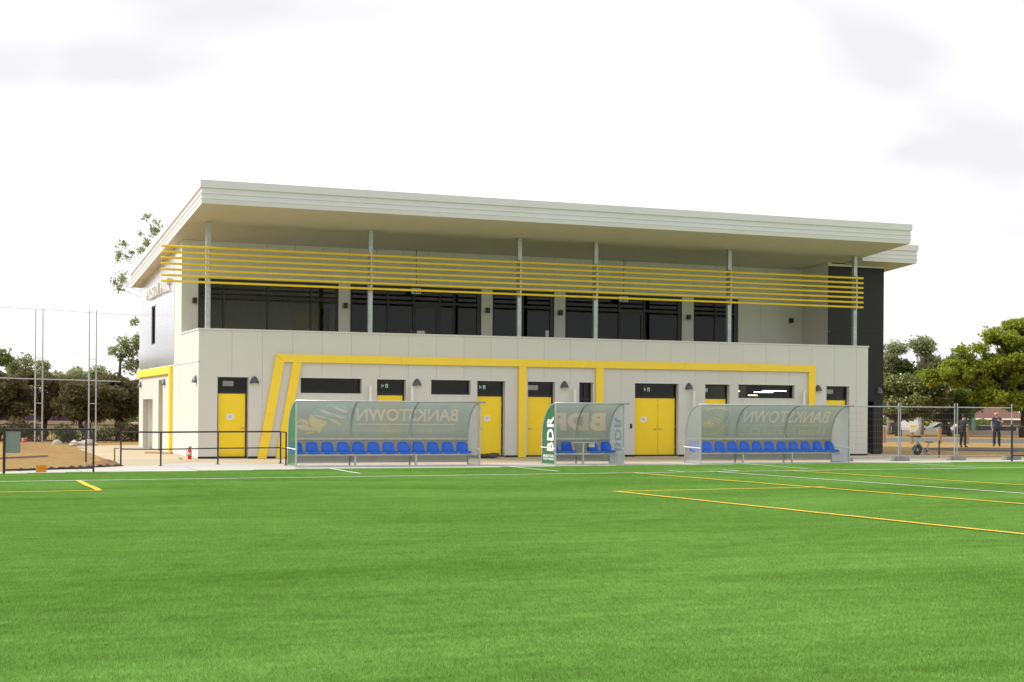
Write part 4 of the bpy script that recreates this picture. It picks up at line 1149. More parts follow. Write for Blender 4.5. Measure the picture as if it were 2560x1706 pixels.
ex = thing('fire_extinguisher', (-0.32, -0.32, 0), 'red fire extinguisher standing on the slab by the clubhouse corner', 'extinguisher')
MB().lathe([(0.055, 0.0), (0.064, 0.01), (0.064, 0.27), (0.055, 0.305), (0.03, 0.33), (0.022, 0.345)], 16, (-0.32, -0.32, 0)).build('cylinder', M_red, ex, smooth=True)
MB().lathe([(0.065, 0.12), (0.065, 0.22)], 16, (-0.32, -0.32, 0)).build('label_band', mat('pale_label', (0.45, 0.40, 0.33), 0.6), ex, smooth=True)
MB().lathe([(0.02, 0.345), (0.02, 0.375)], 10, (-0.32, -0.32, 0)).build('valve', M_black, ex)
MB().bar((-0.36, -0.33, 0.395), (-0.25, -0.34, 0.40), 0.014).bar((-0.35, -0.33, 0.375), (-0.26, -0.34, 0.37), 0.012).build('handle', M_black, ex)
MB().tube([(-0.34, -0.34, 0.36), (-0.42, -0.34, 0.34), (-0.44, -0.34, 0.20), (-0.40, -0.34, 0.10)], 0.009, 6).build('hose', M_black, ex)

tag(MB().prism([(-0.86, 6.2), (-0.80, 6.32), (0.0 - 0.03, 5.25), (-0.10, 5.15)], 2, 0.0, 0.05).build('timber_plank', M_timber), 'brown timber plank lying on the slab at the foot of the yellow side post', 'plank')
tag(MB().prism([(-6.6, 0.1), (-6.55, 0.35), (-4.4, 3.2), (-4.45, 2.9)], 2, -0.01, 0.045).build('timber_plank', mat('grey_timber', (0.25, 0.20, 0.16), 0.9, var=0.2)), 'weathered grey board lying in the dry grass behind the gate', 'plank')
cb = [(-0.45 - 0.03 * k, 0.9 - 0.25 * k + 0.1 * math.sin(k), 0.02) for k in range(8)]
tag(MB().tube(cb, 0.012, 6).build('loose_cable', M_black), 'thin dark cable lying on the slab near the red extinguisher', 'cable')

# black bag by the third door
bm = bmesh.new(); bmesh.ops.create_icosphere(bm, subdivisions=3, radius=1.0)
rr_ = random.Random(5)
for vtx in bm.verts:
    n_ = math.sin(vtx.co.x * 5) * 0.12 + math.sin(vtx.co.y * 7 + 1) * 0.12 + rr_.uniform(-0.09, 0.09)
    vtx.co *= 1 + n_
    vtx.co = Vector((vtx.co.x * 0.40, vtx.co.y * 0.24, max(vtx.co.z, -0.6) * 0.10 + 0.06 + 0.05 * max(0, vtx.co.x)))
me = bpy.data.meshes.new('crumpled_bag'); bm.to_mesh(me); bm.free(); me.materials.append(mat('black_plastic_bag', (0.03, 0.03, 0.033), 0.35))
o = link('crumpled_bag', me); o.location = (9.75, -0.75, 0.0); tag(o, 'crumpled dark plastic bag on the slab beside the left dugout', 'bag')

# dark strip of weed mat along the path edge
mb = MB(); vs = []
for k in range(25):
    t = k / 24; x, y = -5.9 + 2.75 * t, -8.35 + 2.55 * t
    w = 0.10 + 0.06 * math.sin(k * 1.9); h = 0.05 + 0.035 * math.sin(k * 2.7 + 1)
    vs += [(x - w * 0.7, y + w * 0.7, -0.01), (x, y, h), (x + w * 0.7, y - w * 0.7, 0.0)]
fs = []
for k in range(24):
    for j in (0, 1): fs.append((3 * k + j, 3 * k + j + 1, 3 * k + j + 4, 3 * k + j + 3))
tag(mb.add(vs, fs).build('weed_mat', M_mulch), 'crumpled black edging strip between the dry grass and the concrete path', 'edging')

# ball-stop frame: paired poles with rungs, a rail and a cable
bs = thing('ball_stop_frame', (-3.8, 19.2, 0), 'tall grey ball-stop frame of paired poles with rail and cable', 'ball stop')
for x0, x1 in ((-3.80, -3.50), (-1.55, -1.25)):
    for x in (x0, x1): MB().tube([(x, 19.2, -0.05), (x, 19.2, 3.0), (x, 19.2, 5.88 + 0.02 * (x > x0))], [0.034, 0.032, 0.024], 8).build('pole', M_galv, bs)
    for z in (1.79, 3.75): MB().tube([(x0, 19.2, z), (x1, 19.2, z)], 0.02, 6).build('rung', M_galv, bs)
MB().tube([(-9, 19.24, 2.92), (-0.2, 19.24, 2.78)], 0.024, 8).build('rail', M_galv, bs)
MB().tube([(-9, 19.24, 6.0), (-3.5, 19.24, 5.86), (-1.25, 19.24, 5.78), (0.6, 19.24, 5.72)], 0.009, 5).build('cable', M_wire, bs)

# dark fence at the back
bf = thing('picket_fence', (-2, 22, 0), 'black metal picket fence in front of the dark trees at left', 'fence')
for z in (0.80, 0.08): MB().box(-8.5, 2.5, 21.98, 22.02, z, z + 0.04).build('rail', M_blackpipe, bf)
for x in np.arange(-8.4, 2.6, 2.4): MB().box(x - 0.03, x + 0.03, 21.97, 22.03, 0, 0.92).build('post', M_blackpipe, bf)
for x in np.arange(-8.3, 2.5, 0.12): MB().box(x - 0.008, x + 0.008, 21.985, 22.015, 0.05, 0.80).build('picket', M_blackpipe, bf)
# rubble
def rock(loc, r, seed, m=None):
    bm = bmesh.new(); bmesh.ops.create_icosphere(bm, subdivisions=2, radius=r); q = random.Random(seed)
    for vtx in bm.verts:
        vtx.co *= q.uniform(0.78, 1.15); vtx.co.z *= 0.7
    me = bpy.data.meshes.new('rock'); bm.to_mesh(me); bm.free(); me.materials.append(m or M_rock)
    o = link('rock', me); o.location = loc; return o
for k, (x, y, r, lab) in enumerate(((-2.32, 17.3, 0.20, 'pale flat rock, leftmost of the rubble under the left trees'), (-2.05, 17.4, 0.16, 'small pale rock between two larger rocks of the rubble at left'), (-1.78, 17.3, 0.25, 'whitest and tallest rock of the rubble below the second pair of poles'), (-1.45, 17.35, 0.12, 'smallest pale rock, rightmost of the rubble at left'), (-3.1, 16.6, 0.22, 'pale rock half sunk in the dirt below the first pair of poles'))):
    tag(rock((x, y, r * 0.45), r, 20 + k), lab, 'rock', 'rubble at the edge of the slab')
rb = thing('red_drum', (-4.26, 18.9, 0), 'small red drum with grey lid behind the gate sign', 'drum')
MB().lathe([(0.10, 0), (0.11, 0.02), (0.11, 0.26)], 12, (-4.26, 18.9, 0)).build('body', M_red, rb, smooth=True); MB().lathe([(0.115, 0.26), (0.115, 0.29)], 12, (-4.26, 18.9, 0)).build('lid', M_galv, rb)
# low beige wall and purple hoarding seen between the left trunks
bw = thing('boundary_wall', (-2, 46, 0), 'beige boundary wall glimpsed between the trunks of the left trees', 'wall')
for k in range(7): MB().box(-7 + 1.5 * k, -5.51 + 1.5 * k, 46, 46.2, 0, 0.78).build('wall_bay', mat('beige_wall', (0.42, 0.34, 0.24), 0.85) if k == 0 else MATS['beige_wall'], bw)
MB().box(-4.2, 1.0, 46.4, 46.5, 0.75, 1.12).build('purple_hoarding', mat('purple_hoarding', (0.07, 0.03, 0.12), 0.6), bw)

# ================================================================== right: temporary fence, black fence, bike
def tf_pt(x): return (x, -5.72 + (x - 20.4) * 0.06)
panels = [(20.55, 22.98, 'temporary mesh fence panel just right of the right dugout'), (23.06, 25.44, 'temporary mesh fence panel in front of the exercise bike'), (25.56, 28.05, 'temporary mesh fence panel in front of the two men')]
for a, b, lab in panels:
    pa, pb = tf_pt(a), tf_pt(b)
    t = thing('temporary_fence', (*pa, 0), lab, 'fence', 'temporary fence panels')
    for p in (pa, pb): MB().tube([(*p, 0.03), (*p, 2.0)], 0.021, 8).build('post', M_galv, t)
    for z in (1.86, 0.16): MB().tube([(*pa, z), (*pb, z)], 0.018, 8).build('rail', M_galv, t)
    o = wire_box((pa[0] + 0.03, pa[1]), (pb[0] - 0.03, pb[1]), 0.17, 1.85, 0.075, 0.0022, False, 0.21).build('wire_mesh', M_wire, t); o['kind'] = 'stuff'
for x, lab in ((20.62, 'concrete fence foot half hidden by the right dugout'), (23.02, 'concrete fence foot in front of the exercise bike'), (25.50, 'concrete fence foot under the paired fence posts'), (28.05, 'concrete fence foot behind the black post at the right edge')):
    x0, y0 = tf_pt(x); t = thing('concrete_block', (x0, y0, 0), lab, 'fence foot', 'concrete feet of the temporary fence')
    MB().prism([(x0 - 0.36, 0.006), (x0 + 0.36, 0.006), (x0 + 0.30, 0.13), (x0 - 0.30, 0.13)], 1, y0 - 0.13, y0 + 0.13).build('block', M_block, t, bevel=0.012)
    for dx in (-0.14, 0.0, 0.14): MB().lathe([(0.028, 0.128), (0.028, 0.1335)], 8, (x0 + dx, y0 - 0.05, 0)).build('socket', M_black, t)
cl = thing('chain_link_fence', (26.86, -6.7, 0), 'black chain-link fence end with post at the right edge of the picture', 'fence')
MB().tube([(26.86, -6.7, 0), (26.86, -6.7, 1.25)], 0.036, 8).sphere((26.86, -6.7, 1.25), 0.04).build('post', M_blackpipe, cl)
MB().tube([(26.86, -6.7, 1.2), (31.0, -6.4, 1.2)], 0.026, 8).build('top_rail', M_blackpipe, cl); MB().tube([(26.86, -6.7, 0.20), (31.0, -6.4, 0.20)], 0.024, 8).build('bottom_rail', M_blackpipe, cl)
o = wire_box((26.9, -6.7), (31.0, -6.4), 0.2, 1.2, 0.075, 0.0028).build('chain_link', M_blackpipe, cl); o['kind'] = 'stuff'
sp = thing('steel_pole', (26.95, -2.6, 0), 'short black post standing on the slab behind the paired fence posts', 'post')
MB().tube([(26.95, -2.6, 0), (26.95, -2.6, 0.62)], 0.028, 8).build('pole', M_blackpipe, sp); MB().sphere((26.95, -2.6, 0.62), 0.03).build('cap', M_blackpipe, sp)

bk = thing('exercise_bike', (27.1, -1.3, 0), 'pale grey exercise bike with dark flywheel behind the temporary fence', 'exercise bike')
M_bike = mat('bike_grey', (0.36, 0.37, 0.36), 0.4, metal=0.2, var=0.08)
y = -1.3
MB().tube([(26.63, y - 0.22, 0.03), (26.63, y + 0.22, 0.03)], 0.03, 8).build('front_foot', M_bike, bk); MB().tube([(27.66, y - 0.22, 0.03), (27.66, y + 0.22, 0.03)], 0.03, 8).build('rear_foot', M_bike, bk)
MB().tube([(26.64, y, 0.03), (26.82, y, 0.33), (27.0, y, 0.70)], 0.032, 8).build('front_strut', M_bike, bk)
MB().tube([(26.95, y, 0.58), (27.15, y, 0.36), (27.34, y, 0.16), (27.66, y, 0.03)], [0.045, 0.045, 0.04, 0.03], 8).build('frame', M_bike, bk)
MB().tube([(27.33, y, 0.14), (27.47, y, 0.52)], 0.026, 8).build('seat_post', M_bike, bk)
MB().tube([(26.64, y, 0.03), (27.33, y, 0.12)], 0.025, 8).build('lower_rail', M_bike, bk)
MB().loft([[(27.33 + dx, y + w * math.cos(q), 0.545 + 0.025 * math.sin(q)) for q in [2 * math.pi * k / 10 for k in range(10)]] for dx, w in ((0, 0.02), (0.05, 0.035), (0.16, 0.07), (0.25, 0.10), (0.30, 0.07))]).build('saddle', M_black, bk, smooth=True)
fw_ = MB().lathe([(0.02, -0.025), (0.20, -0.025), (0.21, -0.015), (0.21, 0.015), (0.20, 0.025), (0.02, 0.025)], 28, (26.93, y, 0.25), 1).build('flywheel', M_black, bk)
MB().lathe([(0.05, -0.04), (0.05, 0.04)], 12, (26.93, y, 0.25), 1).build('hub', M_bike, fw_)
MB().tube([(26.70, y - 0.18, 0.80), (26.66, y - 0.16, 0.77), (26.92, y - 0.08, 0.74), (27.0, y, 0.73), (26.92, y + 0.08, 0.74), (26.66, y + 0.16, 0.77), (26.60, y + 0.18, 0.80)], 0.018, 8).build('handlebar', M_black, bk)
MB().box(26.97, 27.08, y - 0.06, y + 0.06, 0.72, 0.79).build('console', M_black, bk)
MB().tube([(27.33, y - 0.09, 0.20), (27.33, y + 0.09, 0.20)], 0.035, 10).build('crank', M_black, bk)
for s_ in (-1, 1): MB().tube([(27.33, y + s_ * 0.09, 0.20), (27.33 + 0.10 * s_, y + s_ * 0.10, 0.20 - 0.11 * s_)], 0.013, 6).box(27.33 + 0.10 * s_ - 0.04, 27.33 + 0.10 * s_ + 0.04, y + s_ * 0.10 - 0.03, y + s_ * 0.10 + 0.03, 0.19 - 0.11 * s_, 0.215 - 0.11 * s_).build('pedal', M_black, bk)

# timber bollards
bol_labels = ['timber bollard at the edge of the charcoal wall, leftmost of the row', 'timber bollard with a small yellow-topped sign fixed to it', 'timber bollard between the exercise bike and the man in black', 'timber bollard just right of the man in black', 'timber bollard hidden mostly behind the man in the navy shirt']
for k, (x, y) in enumerate(((41.21, 20.85), (42.14, 19.58), (43.38, 18.79), (44.39, 17.78), (45.6, 16.7))):
    if k == 4: continue
    t = thing('timber_bollard', (x, y, 0), bol_labels[k], 'bollard', 'timber bollards along the car park')
    MB().lathe([(0.105, -0.05), (0.11, 0.3), (0.105, 0.86), (0.09, 0.90)], 10, (x, y, 0)).build('post', M_timber, t)
    if k == 1:
        MB().box(x - 0.20, x + 0.22, y - 0.135, y - 0.115, 0.60, 0.88).build('sign_plate', M_white, t); MB().box(x - 0.21, x + 0.23, y - 0.14, y - 0.11, 0.881, 0.97).build('sign_top', M_yel, t)
t = thing('street_sign', (59.2, 45, 0), 'black post with a small white plate under the trees at right', 'sign')
MB().box(59.16, 59.24, 44.96, 45.04, 0, 1.1).build('pole', M_black, t); MB().box(58.85, 59.32, 44.94, 44.955, 0.93, 1.08).build('plate', M_white, t)
t = thing('green_pillar', (70.5, 50, 0), 'pale green square pillar in front of the tiled house', 'pillar')
MB().box(70.3, 70.68, 49.8, 50.2, -0.6, 2.6).build('shaft', M_green, t); MB().box(70.26, 70.72, 49.76, 50.24, -0.6, -0.3).build('plinth', M_green, t)

# ---- people
M_skin = mat('skin', (0.50, 0.27, 0.19), 0.5, var=0.06, scale=20)
M_navy = mat('navy_cloth', (0.012, 0.016, 0.05), 0.85, var=0.2, scale=12, bump=0.3, bscale=25)
M_blackcloth = mat('black_cloth', (0.008, 0.008, 0.009), 0.9, var=0.2, scale=12, bump=0.3, bscale=25)
M_greycloth = mat('dark_grey_cloth', (0.022, 0.026, 0.027), 0.9, var=0.2, scale=12, bump=0.3, bscale=25)
M_hairw = mat('white_hair', (0.55, 0.50, 0.45), 0.7); M_hairb = mat('dark_hair', (0.015, 0.011, 0.009), 0.6)
def skin(name, chains, m, parent, sub=1, root=0):
    """chains: lists of (x, y, z, r); points closer than 1 mm are the same joint"""
    pts, rad, edges = [], [], []
    def idx(p):
        for i, q in enumerate(pts):
            if abs(q[0] - p[0]) + abs(q[1] - p[1]) + abs(q[2] - p[2]) < 1e-3: return i
        pts.append(p[:3]); rad.append(p[3]); return len(pts) - 1
    for c in chains:
        ids = [idx(p) for p in c]; edges += list(zip(ids, ids[1:]))
    me = bpy.data.meshes.new(name); me.from_pydata(pts, edges, [])
    ob = bpy.data.objects.new(name, me); COL.objects.link(ob)
    ob.modifiers.new('skin', 'SKIN').use_smooth_shade = True
    s_ = ob.modifiers.new('sub', 'SUBSURF'); s_.levels = sub; s_.render_levels = sub
    for i, dsk in enumerate(me.skin_vertices[0].data):
        dsk.radius = (rad[i], rad[i]) if not isinstance(rad[i], tuple) else rad[i]; dsk.use_root = (i == root)
    dg = bpy.context.evaluated_depsgraph_get(); dg.update()
    out = bpy.data.meshes.new_from_object(ob.evaluated_get(dg)); out.name = name
    bpy.data.objects.remove(ob); bpy.data.meshes.remove(me)
    out.materials.clear(); out.materials.append(m)
    out.polygons.foreach_set('use_smooth', [True] * len(out.polygons))
    return link(name, out, parent)
def hand(wrist, direction, side, curl=0.4):
    """palm and five fingers as chains hung on the wrist"""
    w = Vector(wrist); d = Vector(direction).normalized(); s = Vector(side); s = (s - d * s.dot(d)).normalized(); nn = d.cross(s)
    palm = w + d * 0.05; k = []
    P = lambda v, r: (v.x, v.y, v.z, r)
    k.append([P(w, 0.026), P(palm, 0.036)])
    for j, ln in enumerate((0.066, 0.078, 0.074, 0.058)):
        b = palm + s * (0.028 - 0.019 * j) + d * 0.035
        k.append([P(palm, 0.036), P(b, 0.011), P(b + d * ln * 0.5, 0.009), P(b + d * ln * (0.5 + 0.5 * (1 - curl)) + nn * ln * curl * 0.5, 0.008)])
    b = palm + s * 0.04 - d * 0.01
    k.append([P(palm, 0.036), P(b, 0.012), P(b + s * 0.02 + d * 0.035, 0.010), P(b + s * 0.022 + d * 0.06 + nn * 0.01, 0.009)])
    return k
def person(loc, rz, h, label, arms, shirt, sleeves, hair_m, hair, head_tilt=(0, 0)):
    t = thing('person', loc, label, 'person', None, rz); s = h / 1.76
    sc_ = lambda c: [(p[0] * s, p[1] * s, p[2] * s, (p[3] * s if not isinstance(p[3], tuple) else tuple(q * s for q in p[3]))) for p in c]
    hx, hy = head_tilt
    pel = (0, 0, 0.95, 0.085); wa = (0, 0, 1.10, 0.09); ch = (0, 0.0, 1.32, (0.115, 0.085)); nk = (0, 0.005, 1.47, 0.065); nt = (hx * 0.4, hy * 0.4 - 0.005, 1.545, 0.055)
    hd0 = (hx * 0.8, hy * 0.8 - 0.015, 1.60, 0.075); hd1 = (hx, hy - 0.02, 1.67, 0.092); hd2 = (hx, hy - 0.01, 1.735, 0.06)
    legs = []
    for sx in (-1, 1):
        legs.append([(0, 0, 0.95, 0.085), (sx * 0.095, 0, 0.88, 0.07), (sx * 0.115, -0.01, 0.50, 0.062), (sx * 0.125, 0.03, 0.10, 0.042), (sx * 0.135, 0.02, 0.05, 0.042), (sx * 0.15, -0.10, 0.035, 0.036), (sx * 0.155, -0.17, 0.03, 0.026)])
    ar = []; hands = []
    for (sx, el, wr, hdir, hside) in arms:
        ar.append([ch, (sx * 0.165, 0.005, 1.41, 0.062), (*el, 0.045), (*wr, 0.03)])
        hands += [[(p[0], p[1], p[2], p[3]) for p in c] for c in hand(wr, hdir, hside)]
    nose = [hd1, (hx * 1.0, hy - 0.115, 1.655, 0.018)]
    ears = [[hd1, (hx + sx * 0.088, hy - 0.005, 1.66, 0.02)] for sx in (-1, 1)]
    chains = [[pel, wa, ch, nk, nt, hd0, hd1, hd2]] + legs + ar + hands + [nose] + ears
    skin('body', [sc_(c) for c in chains], M_skin, t)
    g = 0.022
    gr = lambda p, e=g: (p[0], p[1], p[2], (p[3] + e if not isinstance(p[3], tuple) else tuple(q + e for q in p[3])))
    sh = [[(0, 0, 0.80, 0.155), (0, 0, 0.92, 0.165), (0, 0, 1.10, 0.17), (0, 0, 1.32, (0.185, 0.15)), (0, 0.005, 1.45, 0.085)]]
    for c in ar:
        e0, e1 = Vector(c[1][:3]), Vector(c[2][:3]); q = e0 + (e1 - e0) * sleeves
        sh.append([(0, 0, 1.32, (0.185, 0.15)), gr(c[1], 0.028), (q.x, q.y, q.z, 0.075)])
    skin('shirt', [sc_(c) for c in sh], shirt, t)
    tr = [[(0, 0, 1.10, 0.12), (0, 0, 1.0, 0.14), (0, 0, 0.93, 0.15)]]
    for c in legs: tr.append([(0, 0, 0.93, 0.15), gr(c[1], 0.040), gr(c[2], 0.024), (c[3][0], c[3][1], 0.06, 0.068)])
    skin('trousers', [sc_(c) for c in tr], M_blackcloth, t)
    for c in legs:
        skin('shoe', [sc_([(c[4][0], c[4][1] + 0.03, 0.05, 0.05), (c[5][0], c[5][1], 0.045, 0.05), (c[6][0], c[6][1] - 0.01, 0.04, 0.04)])], M_blackcloth, t)
    mb = MB()
    if hair == 'short':
        mb.sphere(((hx) * s, (hy + 0.022) * s, 1.70 * s), 0.104 * s, 0.112 * s, 0.105 * s, 14, 9); mb.build('hair', hair_m, t, smooth=True, org=(0, 0, 0))
    else:
        for sx in (-1, 1): mb.sphere(((hx + sx * 0.078) * s, (hy + 0.02) * s, 1.665 * s), 0.03 * s, 0.06 * s, 0.045 * s)
        mb.sphere((hx * s, (hy + 0.075) * s, 1.66 * s), 0.075 * s, 0.035 * s, 0.05 * s); mb.build('hair', hair_m, t, smooth=True, org=(0, 0, 0))
    e_ = MB()
    for sx in (-1, 1): e_.sphere(((hx + sx * 0.032) * s, (hy - 0.098) * s, 1.675 * s), 0.010 * s)
    e_.build('eyes', M_black, t, org=(0, 0, 0))
    e_ = MB(); e_.sphere((hx * s, (hy - 0.095) * s, 1.605 * s), 0.024 * s, 0.008 * s, 0.006 * s); e_.build('mouth', mat('lips', (0.30, 0.10, 0.08), 0.5) if 'lips' not in MATS else MATS['lips'], t, org=(0, 0, 0))
    return t
pm = person((41.8, 12.2, 0), -0.69, 1.74, 'bald man in navy short-sleeved shirt and black trousers, one hand raised',
       [(-1, (-0.27, 0.05, 1.13), (-0.21, -0.03, 0.90), (0.25, -0.15, -1), (0, -1, 0)), (1, (0.30, -0.06, 1.20), (0.12, -0.24, 1.30), (-0.6, -0.3, 0.5), (0, 0, 1))], M_navy, 0.55, M_hairw, 'bald', (-0.02, -0.03))
pw = person((38.95, 11.2, 0), -0.69 + math.pi - 0.5, 1.58, 'dark-haired man in dark grey shirt and black trousers behind the paired fence posts',
       [(-1, (-0.29, 0.02, 1.17), (-0.16, -0.22, 1.10), (0.8, -0.5, 0), (0, 0, 1)), (1, (0.33, 0.02, 1.18), (0.24, -0.18, 1.04), (-0.2, -1, -0.1), (0, 0, 1))], M_greycloth, 0.7, M_hairb, 'short', (0.03, -0.07))
# the white ball under his arm
c = Vector((38.95, 11.2, 0)); ang = -0.69
bl_ = Vector((-0.36 * math.cos(ang), -0.36 * math.sin(ang), 1.03))
o = MB().sphere((0, 0, 0), 0.10, n=16, m=10).build('white_ball', M_white, smooth=True, org=(0, 0, 0)); o.location = c + bl_
tag(o, 'white ball held at the side of the man in dark grey', 'ball')

# ================================================================== trees
DENS = 1.7
def crown_mesh(name, clumps, leaf, m, parent, org, seed, aspect=0.55, droop=0.0):
    """clumps: (x, y, z, rx, ry, rz, n). Leaf-sized quads scattered through each clump's volume, denser to the outside."""
    rng = np.random.default_rng(seed); V = []
    for (cx, cy, cz, rx, ry, rz, n) in clumps:
        n = int(n * DENS)
        d = rng.normal(size=(n, 3)); d /= np.linalg.norm(d, axis=1)[:, None]
        rad = rng.random(n) ** (0.45 if droop == 0 else 0.7) * (1.0 if droop == 0 else 1.35)
        lump = 1 + 0.22 * np.sin(d[:, 0] * 5 + cx * 3) * np.sin(d[:, 1] * 5 + cy) + 0.15 * np.sin(d[:, 2] * 7 + cz * 2)
        c = np.array([cx, cy, cz]) + d * (rad * lump)[:, None] * np.array([rx, ry, rz])
        a = rng.normal(size=(n, 3)); a[:, 2] -= droop; a /= np.linalg.norm(a, axis=1)[:, None]
        b = np.cross(a, rng.normal(size=(n, 3))); b /= np.linalg.norm(b, axis=1)[:, None]
        L_ = leaf * (0.6 + 0.8 * rng.random(n))[:, None]
        fold = np.cross(a, b) * L_ * 0.12
        V.append(np.stack([c - a * L_ * 0.5, c + b * L_ * aspect * 0.5 + fold, c + a * L_ * 0.5, c - b * L_ * aspect * 0.5 + fold], 1).reshape(-1, 3))
    V = np.concatenate(V) - np.array(org); nq = len(V) // 4
    me = bpy.data.meshes.new(name)
    me.vertices.add(len(V)); me.vertices.foreach_set('co', V.astype(np.float32).ravel())
    me.loops.add(nq * 4); me.loops.foreach_set('vertex_index', np.arange(nq * 4, dtype=np.int32))
    me.polygons.add(nq); me.polygons.foreach_set('loop_start', np.arange(0, nq * 4, 4, dtype=np.int32)); me.polygons.foreach_set('loop_total', np.full(nq, 4, np.int32))
    me.update(calc_edges=True); me.validate(); me.materials.append(m)
    return link(name, me, parent)

def tree(base, trunk_h, trunk_r, clumps, leaf, lm, bark, label, seed, lean=(0, 0), group=None, aspect=0.55, droop=0.0, name='tree'):
    rr = random.Random(seed)
    t = thing(name, base, label, 'tree', group)
    x, y, z = base
    fork = Vector((x + lean[0], y + lean[1], z + trunk_h))
    mb = MB()
    pts = []
    for k in range(6):
        q = k / 5; pts.append((x + lean[0] * q + rr.uniform(-1, 1) * trunk_r * 0.5 * (k not in (0, 5)), y + lean[1] * q, z - 0.15 + (trunk_h + 0.15) * q))
    mb.tube(pts, [trunk_r * (1.35 - 0.7 * k / 5) for k in range(6)], 8)
    for c in clumps:
        p = Vector(c[:3]); mid = fork.lerp(p, 0.5) + Vector((rr.uniform(-0.3, 0.3), rr.uniform(-0.3, 0.3), rr.uniform(-0.1, 0.4))) * (p - fork).length * 0.25
        r0 = min(trunk_r * 0.45, 0.07) if droop == 0 else min(trunk_r * 0.25, 0.028)
        mb.tube([fork - Vector((0, 0, 0.1)), mid, p], [r0, r0 * 0.6, r0 * 0.25], 6)
        for j in range(4 if droop == 0 else 1):
            q = p + Vector((rr.uniform(-1, 1) * c[3], rr.uniform(-1, 1) * c[4], rr.uniform(-0.5, 0.9) * c[5])) * 0.8
            mb.tube([mid.lerp(p, 0.6), q], [r0 * 0.28, r0 * 0.08], 5)
    mb.build('trunk', bark, t, smooth=True)
    crown_mesh('crown', clumps, leaf, lm, t, base, seed, aspect, droop)
    return t
def scatter(c, R3, k, r, n, seed, flat_=0.75):
    """k clumps spread over an ellipsoid"""
    rr = random.Random(seed); out = []
    while len(out) < k:
        u, v, w = (rr.uniform(-1, 1) for _ in range(3))
        d = u * u + v * v + w * w
        if d > 1 or d < 0.12: continue
        s_ = rr.uniform(0.75, 1.25) * r
        out.append((c[0] + u * R3[0], c[1] + v * R3[1], c[2] + w * R3[2], s_, s_, s_ * flat_, int(n * rr.uniform(0.8, 1.2))))
    return out
LM_dark = leaf_mat('dark_olive_leaves', (0.080, 0.080, 0.034), (0.20, 0.18, 0.08), (0.30, 0.20, 0.11), 0.5)
LM_gum = leaf_mat('gum_leaves', (0.20, 0.24, 0.11), (0.42, 0.46, 0.25), None, 0.6)
LM_green = leaf_mat('fresh_green_leaves', (0.10, 0.16, 0.035), (0.23, 0.30, 0.07), None, 0.5)
LM_deep = leaf_mat('deep_green_leaves', (0.075, 0.13, 0.024), (0.19, 0.28, 0.055), None, 0.5)
LM_bloss = leaf_mat('magnolia_leaves', (0.085, 0.115, 0.028), (0.27, 0.31, 0.09), (0.75, 0.70, 0.40), 0.45)
LM_jac = leaf_mat('yellow_green_leaves', (0.15, 0.23, 0.025), (0.40, 0.46, 0.06), (0.62, 0.48, 0.05), 0.6)
LM_bush = leaf_mat('bush_leaves', (0.06, 0.09, 0.035), (0.15, 0.19, 0.07), None, 0.4)

# dark olive row on the left
row = [(-7.2, 30, 3.7, 'dark olive tree at the left picture edge beyond the picket fence'), (-5.0, 27, 3.7, 'dark olive tree left of the first pair of tall poles'), (-2.75, 29, 3.9, 'dark olive tree right behind the first pair of tall poles'), (-0.95, 26.5, 3.55, 'dark olive tree between the two pairs of tall poles'), (0.75, 28, 3.65, 'dark olive tree behind the second pair of tall poles'), (2.6, 29.5, 3.7, 'dark olive tree touching the clubhouse corner at left'), (4.8, 31, 3.8, 'dark olive tree mostly hidden behind the clubhouse')]
for k, (x, y, h, lab) in enumerate(row[:6]):
    rr = random.Random(40 + k)
    cl_ = scatter((x, y, h * 0.62), (1.45, 1.1, h * 0.27), 24, 0.5, 330, 50 + k)
    cl_ += scatter((x, y, h * 0.42), (1.35, 1.0, h * 0.10), 6, 0.5, 330, 150 + k)
    tree((x, y, 0), 1.0, 0.14, cl_, 0.15, LM_dark, M_bark, lab, 60 + k, lean=(rr.uniform(-0.3, 0.3), 0), group='dark olive trees behind the picket fence')
# taller trees behind them
tree((-6.0, 34, 0), 2.6, 0.16, scatter((-5.6, 34, 4.3), (1.15, 1.1, 1.55), 12, 0.55, 420, 71), 0.16, LM_green, M_bark, 'fresh green tree rising above the dark row at the left edge', 72)
tree((-3.2, 38, 0), 2.4, 0.14, scatter((-3.0, 38, 3.55), (1.5, 1.1, 0.75), 10, 0.5, 330, 73), 0.15, LM_gum, M_bark, 'grey-green tree top showing behind the first pair of poles', 74)
tree((0.4, 40, 0), 2.2, 0.14, scatter((0.2, 40, 3.35), (2.4, 1.2, 0.7), 12, 0.5, 300, 75), 0.15, LM_gum, M_bark, 'low grey-green tree behind the dark row near the clubhouse', 76)
gum_cl = [(1.28, 30.2, 4.85, 0.34, 0.4, 0.42, 260), (0.72, 30.3, 4.5, 0.26, 0.3, 0.22, 110), (1.55, 30.1, 4.45, 0.30, 0.3, 0.25, 150), (1.2, 30.4, 4.3, 0.3, 0.3, 0.2, 120), (1.85, 30.2, 4.95, 0.2, 0.2, 0.35, 110), (1.9, 30.2, 3.9, 0.4, 0.4, 0.4, 220), (1.5, 30.0, 3.75, 0.35, 0.35, 0.3, 160)]
tree((1.08, 30.2, 0), 4.2, 0.10, gum_cl, 0.15, LM_gum, M_bark, 'slim gum tree with a bare trunk above the dark row beside the clubhouse', 77, group='gum trees', droop=0.6)
